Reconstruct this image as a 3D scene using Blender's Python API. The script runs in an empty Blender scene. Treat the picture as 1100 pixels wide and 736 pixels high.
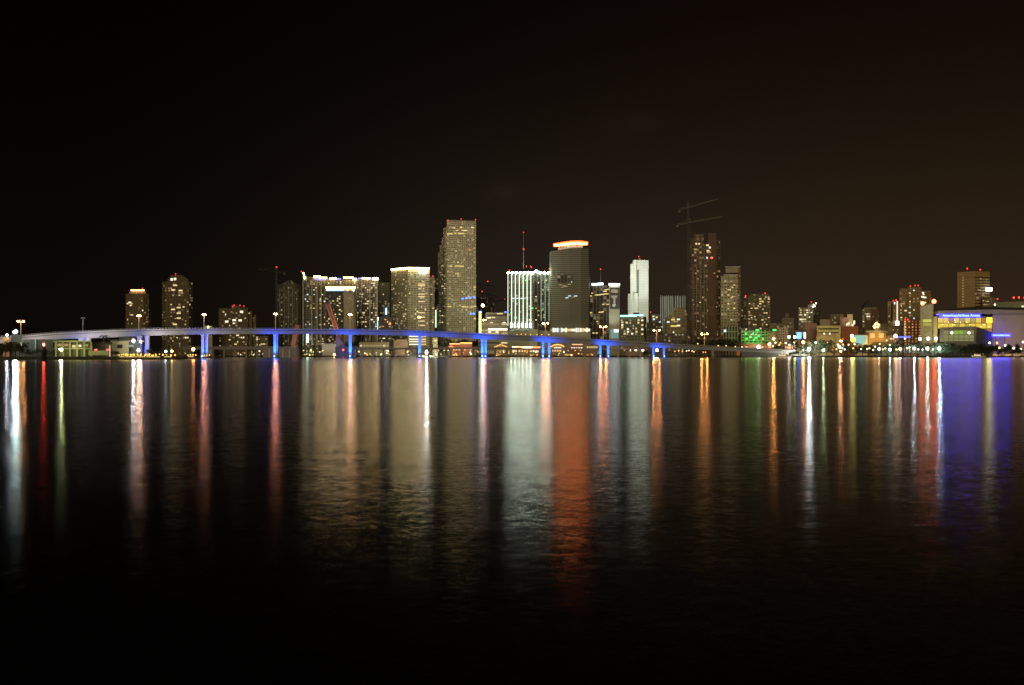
import bpy, bmesh, math, random
from mathutils import Vector, Matrix
random.seed(11)
R = math.radians
# ---------------------------------------------------------------- frame of reference
F, HY, CH = 1270.0, 381.0, 3.0          # focal length in photo pixels, horizon row, camera height (m)
GZ = 1.8                                # quay level above the water
def PX(px, D): return (px - 550.0) / F * D
def PZ(py, D): return CH + (HY - py) / F * D
def P(px, py, D): return Vector((PX(px, D), D, PZ(py, D)))

sc = bpy.context.scene
col = sc.collection

# ---------------------------------------------------------------- materials
MATS = {}
def new_mat(name):
    m = bpy.data.materials.new(name); m.use_nodes = True
    nt = m.node_tree; nt.nodes.clear()
    out = nt.nodes.new('ShaderNodeOutputMaterial')
    b = nt.nodes.new('ShaderNodeBsdfPrincipled')
    nt.links.new(b.outputs[0], out.inputs[0])
    return m, nt, b
def N(nt, t, **k):
    n = nt.nodes.new(t)
    for a, v in k.items():
        if a[0] == 'i' and a[1:].isdigit():
            n.inputs[int(a[1:])].default_value = v
        else: setattr(n, a, v)
    return n
def math_(nt, op, a, b=None, clamp=False):
    n = nt.nodes.new('ShaderNodeMath'); n.operation = op; n.use_clamp = clamp
    for i, v in enumerate((a, b)):
        if v is None: continue
        if isinstance(v, (int, float)): n.inputs[i].default_value = v
        else: nt.links.new(v, n.inputs[i])
    return n.outputs[0]
def plain(name, c, rough=.7, metal=0, var=.25, scale=.15):
    if name in MATS: return MATS[name]
    m, nt, b = new_mat(name)
    tc = N(nt, 'ShaderNodeTexCoord'); no = N(nt, 'ShaderNodeTexNoise'); no.inputs['Scale'].default_value = scale
    no.inputs['Detail'].default_value = 5
    nt.links.new(tc.outputs['Object'], no.inputs['Vector'])
    mr = N(nt, 'ShaderNodeMapRange'); mr.inputs[3].default_value = 1-var; mr.inputs[4].default_value = 1+var
    nt.links.new(no.outputs[0], mr.inputs[0])
    mx = N(nt, 'ShaderNodeVectorMath', operation='SCALE'); mx.inputs[0].default_value = c
    nt.links.new(mr.outputs[0], mx.inputs['Scale'])
    nt.links.new(mx.outputs[0], b.inputs['Base Color'])
    b.inputs['Roughness'].default_value = rough; b.inputs['Metallic'].default_value = metal
    MATS[name] = m; return m
def glow(name, c, s, sample=True):
    if name in MATS: return MATS[name]
    m, nt, b = new_mat(name)
    b.inputs['Base Color'].default_value = (.03, .03, .03, 1)
    b.inputs['Emission Color'].default_value = (*c, 1)
    b.inputs['Emission Strength'].default_value = s
    m.cycles.emission_sampling = 'FRONT' if sample else 'NONE'
    MATS[name] = m; return m
def facade(name, wall, glass, cw, ch, fw=.6, fh=.55, lit=.5, k=9, litc=(1, .8, .45), rough=.75, cells=(3, 1)):
    """wall with a grid of window openings laid out in metres along the wall; a few windows are dimly lit"""
    if name in MATS: return MATS[name]
    m, nt, b = new_mat(name); L = nt.links
    uv = N(nt, 'ShaderNodeUVMap'); sp = N(nt, 'ShaderNodeSeparateXYZ'); L.new(uv.outputs[0], sp.inputs[0])
    u = math_(nt, 'DIVIDE', sp.outputs[0], cw); v = math_(nt, 'DIVIDE', sp.outputs[1], ch)
    fu = math_(nt, 'FRACT', u); fv = math_(nt, 'FRACT', v)
    mu = math_(nt, 'LESS_THAN', math_(nt, 'ABSOLUTE', math_(nt, 'SUBTRACT', fu, .5)), fw/2)
    mv = math_(nt, 'LESS_THAN', math_(nt, 'ABSOLUTE', math_(nt, 'SUBTRACT', fv, .5)), fh/2)
    mask = math_(nt, 'MULTIPLY', mu, mv)
    cb = N(nt, 'ShaderNodeCombineXYZ'); L.new(math_(nt, 'FLOOR', u), cb.inputs[0]); L.new(math_(nt, 'FLOOR', v), cb.inputs[1])
    oi = N(nt, 'ShaderNodeObjectInfo'); L.new(oi.outputs['Random'], cb.inputs[2])
    wn = N(nt, 'ShaderNodeTexWhiteNoise', noise_dimensions='3D'); L.new(cb.outputs[0], wn.inputs[0])
    pw = math_(nt, 'POWER', wn.outputs[0], k)
    em = math_(nt, 'MULTIPLY', math_(nt, 'MULTIPLY', pw, mask), lit)
    tc = N(nt, 'ShaderNodeTexCoord'); no = N(nt, 'ShaderNodeTexNoise'); no.inputs['Scale'].default_value = .03
    no.inputs['Detail'].default_value = 6; L.new(tc.outputs['Object'], no.inputs[0])
    mr = N(nt, 'ShaderNodeMapRange'); mr.inputs[1].default_value = .3; mr.inputs[2].default_value = .7; mr.inputs[3].default_value = .8; mr.inputs[4].default_value = 1.15
    L.new(no.outputs[0], mr.inputs[0])
    sv = N(nt, 'ShaderNodeVectorMath', operation='SCALE'); sv.inputs[0].default_value = wall; L.new(mr.outputs[0], sv.inputs['Scale'])
    mx = N(nt, 'ShaderNodeMix', data_type='RGBA'); L.new(mask, mx.inputs['Factor'])
    L.new(sv.outputs[0], mx.inputs['A']); mx.inputs['B'].default_value = (*glass, 1)
    L.new(mx.outputs['Result'], b.inputs['Base Color'])
    b.inputs['Roughness'].default_value = rough
    b.inputs['Emission Color'].default_value = (*litc, 1)
    L.new(em, b.inputs['Emission Strength'])
    m.cycles.emission_sampling = 'NONE'
    MATS[name] = m; return m

CONC = plain('concrete', (.34, .33, .29)); DARKC = plain('dark_concrete', (.10, .095, .08)); 
WHITE = plain('white_paint', (.78, .78, .74), .6, var=.08)
STEEL = plain('galvanised_steel', (.25, .24, .22), .5, .3)
TAN = plain('tan_render', (.42, .34, .2)); PINK = plain('pink_render', (.36, .22, .17)); BRICK = plain('orange_render', (.36, .13, .06))
ROOFM = plain('roofing', (.06, .055, .05), .9)
NAVY = plain('navy_paint', (.05, .06, .16), .6)
SALMON = plain('salmon_painted_steel', (.42, .2, .15), .5)
BLACKM = plain('black_timber', (.02, .018, .015), .9)
# light colours
WARM = (1, .72, .34); WCOL = (1, .86, .6); COOL = (.75, .95, 1); ORNG = (1, .34, .075); REDC = (1, .05, .02); AMB = (1, .62, .16)
win_mats = {'warm': glow('window_light_warm', (1, .72, .34), .95, False), 'pale': glow('window_light_pale', (1, .88, .62), 1.35, False),
            'cool': glow('window_light_cool', COOL, 1.1, False), 'dim': glow('window_light_dim', (1, .68, .3), .36, False),
            'blue': glow('window_light_blue', (.08, .2, 1), 3, False), 'green': glow('window_light_green', (.04, 1, .12), 2.6, False),
            'orange': glow('window_light_orange', (1, .4, .12), 1.4, False), 'red': glow('window_light_red', (1, .1, .06), 2.5, False),
            'gold': glow('window_light_gold', (1, .74, .2), .9, False)}
BEAC = glow('beacon_red_light', (1, .05, .035), 2.4, False)

# ---------------------------------------------------------------- mesh helpers
def link(name, me, parent=None, loc=None):
    o = bpy.data.objects.new(name, me); col.objects.link(o)
    if parent is not None: o.parent = parent
    if loc is not None: o.location = loc
    return o
def tag(o, label=None, cat=None, group=None, kind=None):
    if label: o['label'] = label
    if cat: o['category'] = cat
    if group: o['group'] = group
    if kind: o['kind'] = kind
    return o
def empty(name, loc, label, cat, group=None, rz=0):
    o = bpy.data.objects.new(name, None); col.objects.link(o); o.location = loc; o.rotation_euler.z = rz
    o.empty_display_size = 2
    return tag(o, label, cat, group)
class MB:
    def __init__(s): s.v = []; s.f = []; s.uv = []
    def box(s, x0, y0, z0, x1, y1, z1):
        s.prism([(x0, y0), (x1, y0), (x1, y1), (x0, y1)], z0, z1)
    def prism(s, pts, z0, z1, inset=None):
        """pts counter-clockwise seen from above; z1 a number or one value per point; walls get a metric UV"""
        n = len(pts); b = len(s.v)
        zt = z1 if isinstance(z1, (list, tuple)) else [z1]*n
        zb = z0 if isinstance(z0, (list, tuple)) else [z0]*n
        tp = inset or pts
        s.v += [(p[0], p[1], zb[i]) for i, p in enumerate(pts)] + [(p[0], p[1], zt[i]) for i, p in enumerate(tp)]
        u = 0
        for i in range(n):
            j = (i+1) % n
            l = math.dist(pts[i], pts[j])
            s.f.append((b+i, b+j, b+n+j, b+n+i))
            s.uv.append([(u, zb[i]), (u+l, zb[j]), (u+l, zt[j]), (u, zt[i])]); u += l
        s.f.append(tuple(b+n+i for i in range(n))); s.uv.append([(0, 0)]*n)
        s.f.append(tuple(b+n-1-i for i in range(n))); s.uv.append([(0, 0)]*n)
    def bar(s, a, b_, w, d=None):
        a = Vector(a); b_ = Vector(b_); d = d or w
        t = (b_-a).normalized(); up = Vector((0, 0, 1)) if abs(t.z) < .95 else Vector((0, 1, 0))
        x = t.cross(up).normalized(); y = x.cross(t)
        k = len(s.v)
        for p in (a, b_):
            for sx, sy in ((-1, -1), (1, -1), (1, 1), (-1, 1)): s.v.append(tuple(p + x*sx*w/2 + y*sy*d/2))
        for q in ((0, 1, 5, 4), (1, 2, 6, 5), (2, 3, 7, 6), (3, 0, 4, 7), (3, 2, 1, 0), (4, 5, 6, 7)):
            s.f.append(tuple(k+i for i in q)); s.uv.append([(0, 0)]*4)
    def tube(s, a, b_, r0, r1=None, n=8):
        a = Vector(a); b_ = Vector(b_); r1 = r0 if r1 is None else r1
        t = (b_-a).normalized(); up = Vector((0, 0, 1)) if abs(t.z) < .95 else Vector((0, 1, 0))
        x = t.cross(up).normalized(); y = x.cross(t); k = len(s.v)
        for p, r in ((a, r0), (b_, r1)):
            for i in range(n):
                an = 2*math.pi*i/n; s.v.append(tuple(p + x*math.cos(an)*r + y*math.sin(an)*r))
        for i in range(n):
            j = (i+1) % n; s.f.append((k+i, k+j, k+n+j, k+n+i)); s.uv.append([(0, 0)]*4)
        s.f.append(tuple(k+n-1-i for i in range(n))); s.uv.append([(0, 0)]*n)
        s.f.append(tuple(k+n+i for i in range(n))); s.uv.append([(0, 0)]*n)
    def ball(s, c, rx, ry=None, rz=None, n=10, m=6):
        ry = ry or rx; rz = rz or rx; k = len(s.v)
        s.v.append((c[0], c[1], c[2]-rz))
        for j in range(1, m):
            ph = math.pi*j/m - math.pi/2
            for i in range(n):
                a = 2*math.pi*i/n
                s.v.append((c[0]+rx*math.cos(ph)*math.cos(a), c[1]+ry*math.cos(ph)*math.sin(a), c[2]+rz*math.sin(ph)))
        s.v.append((c[0], c[1], c[2]+rz)); top = len(s.v)-1
        for i in range(n):
            j = (i+1) % n
            s.f.append((k, k+1+j, k+1+i)); s.uv.append([(0, 0)]*3)
            s.f.append((top, top-n+i, top-n+j)); s.uv.append([(0, 0)]*3)
            for q in range(m-2):
                a = k+1+q*n
                s.f.append((a+i, a+j, a+n+j, a+n+i)); s.uv.append([(0, 0)]*4)
    def mesh(s, name, mat):
        me = bpy.data.meshes.new(name); me.from_pydata(s.v, [], s.f); me.validate()
        uvl = me.uv_layers.new(name='UVMap')
        k = 0
        if len(me.polygons) == len(s.f):
            for poly, uvs in zip(me.polygons, s.uv):
                for li, q in zip(poly.loop_indices, uvs): uvl.data[li].uv = q
        me.materials.append(mat); return me
    def build(s, name, mat, parent=None, world=True):
        """vertices are in world metres; they are stored relative to the parent"""
        o = link(name, s.mesh(name, mat), parent)
        if parent is not None and world:
            l = parent.location.copy(); l.rotate(Matrix.Identity(3))
            for v in o.data.vertices: v.co -= l
        return o

# ---------------------------------------------------------------- towers
_wm = {}
def window_mesh(w, h, kind):
    key = (round(w, 2), round(h, 2), kind)
    if key not in _wm:
        mb = MB(); mb.box(-w/2, -.12, -h/2, w/2, .12, h/2); _wm[key] = mb.mesh('window', win_mats[kind])
    return _wm[key]
class Tower:
    def __init__(s, name, label, cat, px, D, group=None):
        s.D = D; s.e = empty(name, (PX(px, D), D+15, GZ), label, cat, group); s.n = 0
    def block(s, part, front, top, mat, dep=28, bot=None):
        """front: (px, D) points from left to right as seen from the bay"""
        pts = [(PX(a, d), d) for a, d in front]
        s.fr = pts; s.pxs = front
        back = [(PX(front[-1][0]-.15, pts[-1][1]+dep), pts[-1][1]+dep), (PX(front[0][0]+.15, pts[0][1]+dep), pts[0][1]+dep)]
        dref = min(d for _, d in front)
        if isinstance(top, (list, tuple)):
            zt = [PZ(t, dref) for t in top]; zt += [zt[-1], zt[0]]
        else: zt = PZ(top, dref)
        zb = GZ if bot is None else [PZ(q, dref) for q in bot] if isinstance(bot, (list, tuple)) and bot else PZ(bot or 336.8, dref)
        mb = MB(); mb.prism(pts + back, zb, zt); return mb.build(part, mat, s.e)
    def cap(s, part, front, top, bot, mat, grow=0, dep=28):
        return s.block(part, [(front[0][0]-grow, front[0][1]-grow*1.2)] + [(a, d-grow*1.2) for a, d in front[1:-1]] + [(front[-1][0]+grow, front[-1][1]-grow*1.2)], top, mat, dep+grow*2, bot)
    def win(s, px, py, kind='warm', w=2.0, h=1.7, seg=None):
        """one lit window at a place on the wall last built"""
        # locate the wall segment under this column
        for (a, b) in zip(s.pxs[:-1], s.pxs[1:]):
            if a[0] <= px <= b[0]: break
        x0, y0 = PX(a[0], a[1]), a[1]; x1, y1 = PX(b[0], b[1]), b[1]
        k = (px-550)/F
        den = (x1-x0) - k*(y1-y0)
        t = (k*y0 - x0)/den if abs(den) > 1e-6 else .5
        t = min(max(t, .02), .98)
        x = x0+(x1-x0)*t; y = y0+(y1-y0)*t
        z = PZ(py, y); an = math.atan2(y1-y0, x1-x0)
        if z < GZ+3: return
        o = link('window', window_mesh(w, h, kind), s.e)
        nx, ny = math.sin(an), -math.cos(an)
        o.location = Vector((x+nx*.1, y+ny*.1, z)) - s.e.location; o.rotation_euler.z = an
        s.n += 1
    def wins(s, n, px0, px1, py0, py1, kinds=('warm', 'warm', 'pale', 'dim', 'dim'), cols=None, rows=None, w=1.75, h=1.4, big=.16):
        cols = cols or max(2, int((px1-px0)/2.1)); rows = rows or max(2, int((py1-py0)/2.4))
        cells = [(i, j) for i in range(cols) for j in range(rows)]
        random.shuffle(cells)
        # cluster: prefer a few columns
        for i, j in cells[:n]:
            k = random.choice(kinds)
            ww = w*(1.8 if random.random() < big else random.choice([.7, 1, 1.25]))
            s.win(px0+(i+.5)*(px1-px0)/cols, py0+(j+.5)*(py1-py0)/rows, k, ww, h*random.choice([.8, 1, 1.3]))
    def beacon(s, px, py, D=None, r=.9, mat=None):
        r = r if mat else r*.72
        D = D or s.D + 3
        p = P(px, py, D); mb = MB(); mb.ball(p, r, r, r)
        mb.tube((p.x, p.y, p.z-2.2), (p.x, p.y, p.z-r*.8), .08)
        return mb.build('beacon', mat or BEAC, s.e)
    def strip(s, part, px0, px1, py0, py1, mat, D=None, d1=None, thick=.5):
        D = D or s.D - 1; d1 = d1 or D
        a = (PX(px0, D), D); b = (PX(px1, d1), d1)
        mb = MB(); mb.prism([a, b, (b[0], b[1]+thick), (a[0], a[1]+thick)], PZ(py1, D), PZ(py0, D))
        return mb.build(part, mat, s.e)
    def mast(s, px, py0, py1, D=None, r=.35):
        D = D or s.D+8
        mb = MB(); mb.tube(P(px, py1, D), P(px, py0, D), r*1.5, r*.6); return mb.build('antenna', STEEL, s.e)

def spot(name, loc, aim, power, colr, size=50, blend=.6, rad=.6):
    l = bpy.data.lights.new(name, 'SPOT'); l.energy = power; l.color = colr; l.spot_size = R(size); l.spot_blend = blend; l.shadow_soft_size = rad
    o = bpy.data.objects.new(name, l); col.objects.link(o); o.location = loc
    o.rotation_euler = (Vector(aim)-Vector(loc)).to_track_quat('-Z', 'Y').to_euler()
    return o

# facade materials
f_apt = facade('apartment_wall_brown', (.17, .115, .055), (.05, .038, .02), 3.4, 3.1, .5, .5, .5, 14)
f_apt2 = facade('apartment_wall_umber', (.13, .095, .05), (.045, .035, .02), 3.6, 3.1, .5, .5, .5, 14)
f_dark = facade('dark_unfinished_wall', (.10, .09, .07), (.02, .018, .015), 3.2, 3.2, .5, .6, .25, 9)
f_curve = facade('curved_complex_wall', (.25, .235, .19), (.06, .06, .055), 4.2, 3.1, .45, .62, .5, 13)
f_curvedk = facade('dark_glass_inset', (.06, .055, .04), (.02, .018, .015), 3.0, 3.1, .7, .6, .5, 14)
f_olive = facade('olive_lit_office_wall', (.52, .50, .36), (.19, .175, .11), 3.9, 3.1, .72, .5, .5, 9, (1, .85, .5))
f_olive_shade = facade('olive_office_wall_shaded', (.36, .34, .23), (.19, .175, .115), 3.9, 3.1, .72, .5, .5, 10, (1, .85, .5))  # shade painted in: darker copy for the left facet and wing
f_fin = facade('tall_granite_wall', (.50, .48, .33), (.14, .13, .075), 2.9, 2.75, .6, .5, .6, 9, (1, .85, .5))
f_band = facade('banded_glass_wall', (.235, .225, .15), (.075, .07, .05), 400, 2.6, .999, .5, .0, 6, (1, .8, .5))
f_blk = facade('black_ribbed_glass', (.17, .15, .11), (.02, .018, .012), 4.6, 3.8, .72, .95, .25, 9)
f_glass = facade('curved_glass_wall', (.12, .12, .10), (.03, .032, .028), 3, 3.6, .8, .6, .5, 8, (.95, 1, .8))
f_white = facade('white_stone_tower', (.72, .74, .68), (.52, .54, .50), 3.2, 3.8, .35, .4, 0, 9)
f_twin = facade('pale_twin_wall', (.34, .34, .34), (.12, .12, .12), 4.5, 30, .62, 1, .1, 9)
f_tan = facade('tan_block_wall', (.36, .30, .17), (.16, .13, .07), 5, 4.0, .6, .4, .4, 8)
f_site = facade('raw_concrete_floors', (.15, .105, .055), (.035, .024, .015), 3.3, 3.4, .66, .62, .5, 12, (1, .6, .3))
f_res = facade('balconied_apartment_wall', (.36, .31, .18), (.09, .075, .045), 3.8, 3.5, .58, .5, .6, 8)
f_res2 = facade('balconied_apartment_wall_dark', (.18, .15, .09), (.07, .058, .035), 3.8, 3.3, .58, .5, .6, 11)
f_right = facade('brown_office_wall', (.27, .185, .09), (.11, .08, .045), 4, 3.8, .5, .45, .5, 9)
f_stripe = facade('striped_balcony_wall', (.36, .23, .10), (.05, .035, .02), 300, 4.0, .999, .5, .1, 8)
f_old = facade('old_masonry_wall', (.22, .19, .11), (.11, .09, .06), 4.5, 4.2, .5, .5, .3, 9)
f_grid = facade('lit_grid_hotel_wall', (.30, .17, .08), (.5, .28, .12), 4.4, 3.6, .45, .5, .7, .8, (1, .5, .18))
f_office = facade('low_office_wall', (.30, .27, .18), (.05, .045, .03), 30, 4.2, .9, .5, .9, 2.2, (1, .75, .4))
f_garage = facade('parking_deck_wall', (.33, .36, .27), (.03, .03, .02), 5, 3.4, .72, .5, .3, 6, (.3, 1, .3))
f_blue = facade('dark_filler_wall', (.11, .095, .07), (.03, .026, .02), 4, 3.6, .5, .5, .5, 10)

# --- far-left residential trio
t = Tower('apartment_tower', 'brown apartment tower with rounded crown lit orange behind the bridge', 'high-rise', 147, 1600)
t.block('wall', [(135, 1606), (141, 1600), (154, 1600), (160, 1606)], 315.5, f_apt, 30)
t.wins(11, 136, 159, 320, 352); t.wins(4, 136, 159, 362, 371)
t.win(139.5, 325, 'pale', 5, 2); t.win(140.5, 328, 'warm', 4, 2)
o = t.block('crown', [(138.5, 1604), (141.5, 1602), (153.5, 1602), (157, 1604)], [313.6, 311.5, 311.5, 313.6], TAN, 22, 315.5)
t.strip('crown_light', 140.5, 155, 311.2, 312.6, glow('crown_orange', (1, .5, .18), 5), 1599)
t.beacon(153.2, 309.8); t.beacon(140.8, 311.4)
t.block('wing', [(159.2, 1612), (162, 1612)], 334, f_apt, 20)
t = Tower('apartment_tower', 'taller brown apartment tower with stepped round top and scattered lit flats', 'high-rise', 190, 1520)
t.block('wall', [(174, 1526), (177.5, 1520), (203, 1520), (207, 1527)], 302.5, f_apt2, 30)
t.wins(20, 176, 205, 306, 351, ('warm', 'dim', 'dim')); t.wins(7, 180, 205, 361, 368)
for y in (306.5, 311.5, 312.2, 330.5, 332.5, 336.5, 341.8, 348.5): t.win(random.choice([186, 188, 194, 192]), y, 'warm', 5, 1.8)
t.block('penthouse', [(180, 1524), (183, 1522), (197.5, 1522), (202, 1524)], [299.8, 297.2, 297.2, 299.8], f_apt2, 20, 302.5)
t.block('penthouse', [(183, 1525), (196, 1525)], 295.8, f_apt2, 14, 297.2)
t.pxs = [(180, 1522), (202, 1522)]; t.win(184.5, 300.3, 'pale', 3, 3); t.win(188, 299.8, 'pale', 3, 3)
t.beacon(188.7, 294.3)
t = Tower('apartment_tower', 'lower wide apartment block with stepped roof and bright windows', 'high-rise', 255, 1460)
t.block('wall', [(235, 1464), (247, 1460), (266, 1460)], 331, f_apt2, 30)
t.wins(7, 237, 265, 334, 351); t.wins(10, 237, 265, 359, 371)
t.block('wing', [(266.2, 1464), (270.5, 1464)], 334.5, f_apt2, 26); t.block('wing', [(270.7, 1468), (275, 1468)], 338.5, f_apt2, 26)
t.block('penthouse', [(248, 1463), (257, 1463)], 328.3, f_apt2, 14, 331)
t.pxs = [(235, 1460), (266, 1460)]
for q, y in ((259.5, 335), (251.5, 344), (258, 344.2), (243.6, 345.5)): t.win(q, y, 'pale', 4, 2.4)
for q, y in ((251.5, 327.8), (257.8, 328), (262, 328.8), (250, 329)): t.beacon(q, y, 1462, .9)
t = Tower('utility_tower', 'narrow olive block peeking above the bridge beside a lit lamp', 'building', 224, 1430)
t.block('wall', [(219.5, 1430), (228, 1430)], 350, TAN, 16)
t.beacon(223.5, 351.3, 1427, 1.1, glow('yellow_green_lamp', (.95, 1, .4), 8))
t = Tower('apartment_block', 'dim stepped low block with striped floors between two dark towers', 'building', 283, 1480)
t.block('wall', [(274.5, 1478), (288, 1478)], 361, f_res2, 22); t.wins(8, 275, 287, 363, 371, ('dim', 'warm'))
# --- 4 dark gabled tower
t = Tower('gabled_tower', 'dark unlit tower with pointed gable top beside the pale curved complex', 'high-rise', 311, 1560)
t.block('wall', [(298, 1566), (304, 1560), (318, 1560), (323, 1566)], 305.5, f_dark, 28)
t.block('roof', [(302, 1560.5), (311.7, 1560.5), (319.5, 1560.5)], [305.4, 300.6, 305.4], f_dark, 26, 305.6)
t.win(307.8, 314, 'pale', 1.6, 1.6); t.wins(8, 299, 322, 320, 368, ('dim',))
for i in range(5):
    q = 300.5+i*4.6
    t.strip('mullion', q, q+.5, 310, 372, plain('pale_mullion', (.3, .28, .22)), 1558.8, thick=.6)
# --- 5 curved complex
t = Tower('curved_tower', 'wide pale curved apartment complex with white and violet lights along its roofline', 'high-rise', 365, 1540)
fr = [(325, 1530), (330, 1524), (341, 1532), (352, 1540), (364, 1546), (376, 1546), (392, 1540), (406, 1530)]
tp = [295.8, 297, 297.8, 298.8, 299.6, 299.6, 299, 299.2]
t.block('wall', fr, tp, f_curve, 26)
t.wins(22, 327, 352, 303, 352, ('warm', 'pale', 'dim', 'dim', 'cool')); t.wins(58, 383, 405, 303, 352, ('warm', 'warm', 'pale', 'dim')); t.wins(12, 328, 350, 360, 371)
t.wins(6, 352, 382, 302, 305)
for q0, q1, y0, y1, m, d in ((337, 344, 296.4, 297.9, 'w', 1528), (343, 351, 297.8, 299.4, 'w', 1533), (337.5, 350, 299.3, 300.8, 'v', 1530), (354, 361, 298.4, 300, 'w', 1539), (361, 366, 298.8, 300.8, 'v', 1542),
                          (369, 379.5, 297.6, 299, 'w', 1542), (379, 383, 299.0, 301, 'w', 1541), (384.5, 391, 298.4, 299.9, 'v', 1537), (389, 398, 298.3, 299.6, 'w', 1535), (397.5, 401.5, 298.4, 300.5, 'v', 1529), (400.5, 406, 298.2, 301, 'w', 1526)):
    t.strip('roof_light', q0, q1, y0, y1, glow('roofline_white', (1, .66, .22), 17) if m == 'w' else glow('roofline_violet', (.28, .27, 1), 1.6), d, thick=1)
for y in (293.5, 295.5, 297.6, 299): t.beacon(324.5+random.uniform(0, 3), y, 1524, 1.1, glow('corner_lamp', (1, .8, .4), 8))
t.beacon(323.8, 291.7, 1522, 1.1)
for q in (325.6, 335, 340.6, 345, 357.5, 361.2, 383.2, 388, 397.3, 405.0):
    t.strip('fin', q-.45, q+.45, 300.5, 372, plain('pale_fin', (.52, .52, .48)), 1521 if q < 330 else 1519+min(abs(q-325), abs(406-q))*.55, thick=2)
t.strip('light_strip', 404.6, 405.9, 343, 354, glow('tube_cyan', (.5, .85, 1), 4), 1522); t.beacon(406.4, 342.2, 1521, 1.6, glow('pink_lamp', (1, .55, .5), 12))
t.strip('light_strip', 329, 331.4, 356, 368, glow('tube_mint', (.65, 1, .85), 3.2), 1519)
t = Tower('inset_tower', 'dark and tan slab tower with a bright white brow before the curved complex', 'high-rise', 366, 1480)
t.block('wall', [(350.5, 1480), (369, 1478)], 312.8, f_curvedk, 24)
t.wins(22, 352, 368.5, 315, 351, ('warm', 'warm', 'dim', 'gold')); t.wins(6, 352, 368, 361, 371)
t.block('wing', [(369.2, 1477), (380, 1477), (382.5, 1484)], 312.8, plain('tan_wall_panel', (.27, .23, .13)), 24)
t.block('brow', [(349.6, 1473), (381.4, 1471)], 307.8, TAN, 24, 312.6)
t.strip('brow_light', 349.6, 381.6, 308.4, 309.6, glow('brow_white', (1, .72, .3), 14), 1470, 1468, 1)
t.strip('brow_light', 350.4, 369, 311.1, 312.5, glow('brow_aqua', (.3, .7, 1), 2.6), 1471, 1470, 1)
t.beacon(373.5, 311.6, 1468, 1.2, glow('violet_lamp', (.35, .4, 1), 3)); t.beacon(379.8, 312, 1468, 1.2, glow('pale_aqua_lamp', (.8, .9, 1), 3))
# low pale box behind bascule bridge
t = Tower('white_pavilion', 'low pale boxy hall beside the raised bridge leaf', 'building', 356, 1440)
t.block('wall', [(346, 1440), (363, 1440)], 370.5, WHITE, 20); t.cap('roof', [(345.5, 1438), (363.5, 1438)], 369.3, 370.4, WHITE, 0, 24)
t.win(353, 379.7, 'green', 6, 2.5); t.win(349, 380, 'pale', 3, 2)
# 6
t = Tower('slab_tower', 'dim pale slab tower behind the lit curved complex', 'high-rise', 412, 1700)
t.block('wall', [(406.8, 1700), (411, 1698), (418.5, 1700)], 303.5, f_curve, 24); t.wins(7, 408, 418, 310, 350, ('dim', 'warm'))
t.strip('light_strip', 414.3, 415.3, 331, 338, glow('tube_cyan', (.5, .85, 1), 4), 1696)
t = Tower('low_block', 'dark low block with one amber lamp beside the curved complex', 'building', 413, 1500)
t.block('wall', [(406.5, 1500), (421.5, 1500)], 340.5, f_blue, 20); t.wins(5, 408, 420, 342, 352, ('dim', 'orange')); t.win(418.8, 347.8, 'orange', 2.6, 2.6)
t.wins(8, 407, 420, 362, 371)
# 7
t = Tower('office_tower', 'olive lit office tower with a brilliant white roofline and aqua sign', 'high-rise', 441, 1580)
t.block('wall', [(420.3, 1606), (437.5, 1580)], [290.4, 288.6], f_olive_shade, 40)
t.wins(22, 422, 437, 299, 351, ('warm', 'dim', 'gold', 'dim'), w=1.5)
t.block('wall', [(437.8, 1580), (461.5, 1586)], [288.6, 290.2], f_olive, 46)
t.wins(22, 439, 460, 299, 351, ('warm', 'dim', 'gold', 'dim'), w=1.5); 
for y in (305.3, 307, 316, 318.5, 324, 336, 341, 345, 349.5): t.win(452.8, y, 'warm', 9, 1.3)
for y in (361.5, 364.5, 367, 370): t.win(445, y, 'pale', 14, 1.5); t.win(455, y, 'warm', 7, 1.5)
t.strip('roof_light', 420.1, 437.5, 288.9, 290.2, glow('cornice_white', (1, .80, .36), 20), 1604, 1578, 1.2).data
t.strip('roof_light', 437.6, 461.2, 287.3, 288.6, glow('cornice_white', (1, .80, .36), 20), 1577, 1583, 1.2)
t.block('parapet', [(420.3, 1608), (437.7, 1582), (461.5, 1588)], [289, 287.4, 288.6], CONC, 34, 290.4)
t.strip('sign', 450, 458.6, 291.1, 293.4, glow('sign_aqua', (.62, .93, 1), 6), 1579.5, 1580.5, .8)
t.strip('sign', 458.8, 461, 290.2, 293.2, glow('sign_red', (1, .16, .06), 6), 1580.5, 1581, .8)
t.block('wing', [(461.8, 1592), (466.8, 1596)], 297, f_olive_shade, 30); t.wins(6, 462.5, 466, 300, 350, ('dim', 'warm'))
t.beacon(461.4, 296.5, 1588); t.beacon(465, 296.5, 1590)
t = Tower('narrow_tower', 'narrow dark tower squeezed between the two brightest olive office towers', 'high-rise', 467, 1680)
t.block('wall', [(462.5, 1680), (471.5, 1680)], 299.5, f_res2, 22)
t.strip('light_strip', 467.6, 468.8, 333, 352, glow('tube_pale_green', (.75, 1, .75), 1.4), 1677)
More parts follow.
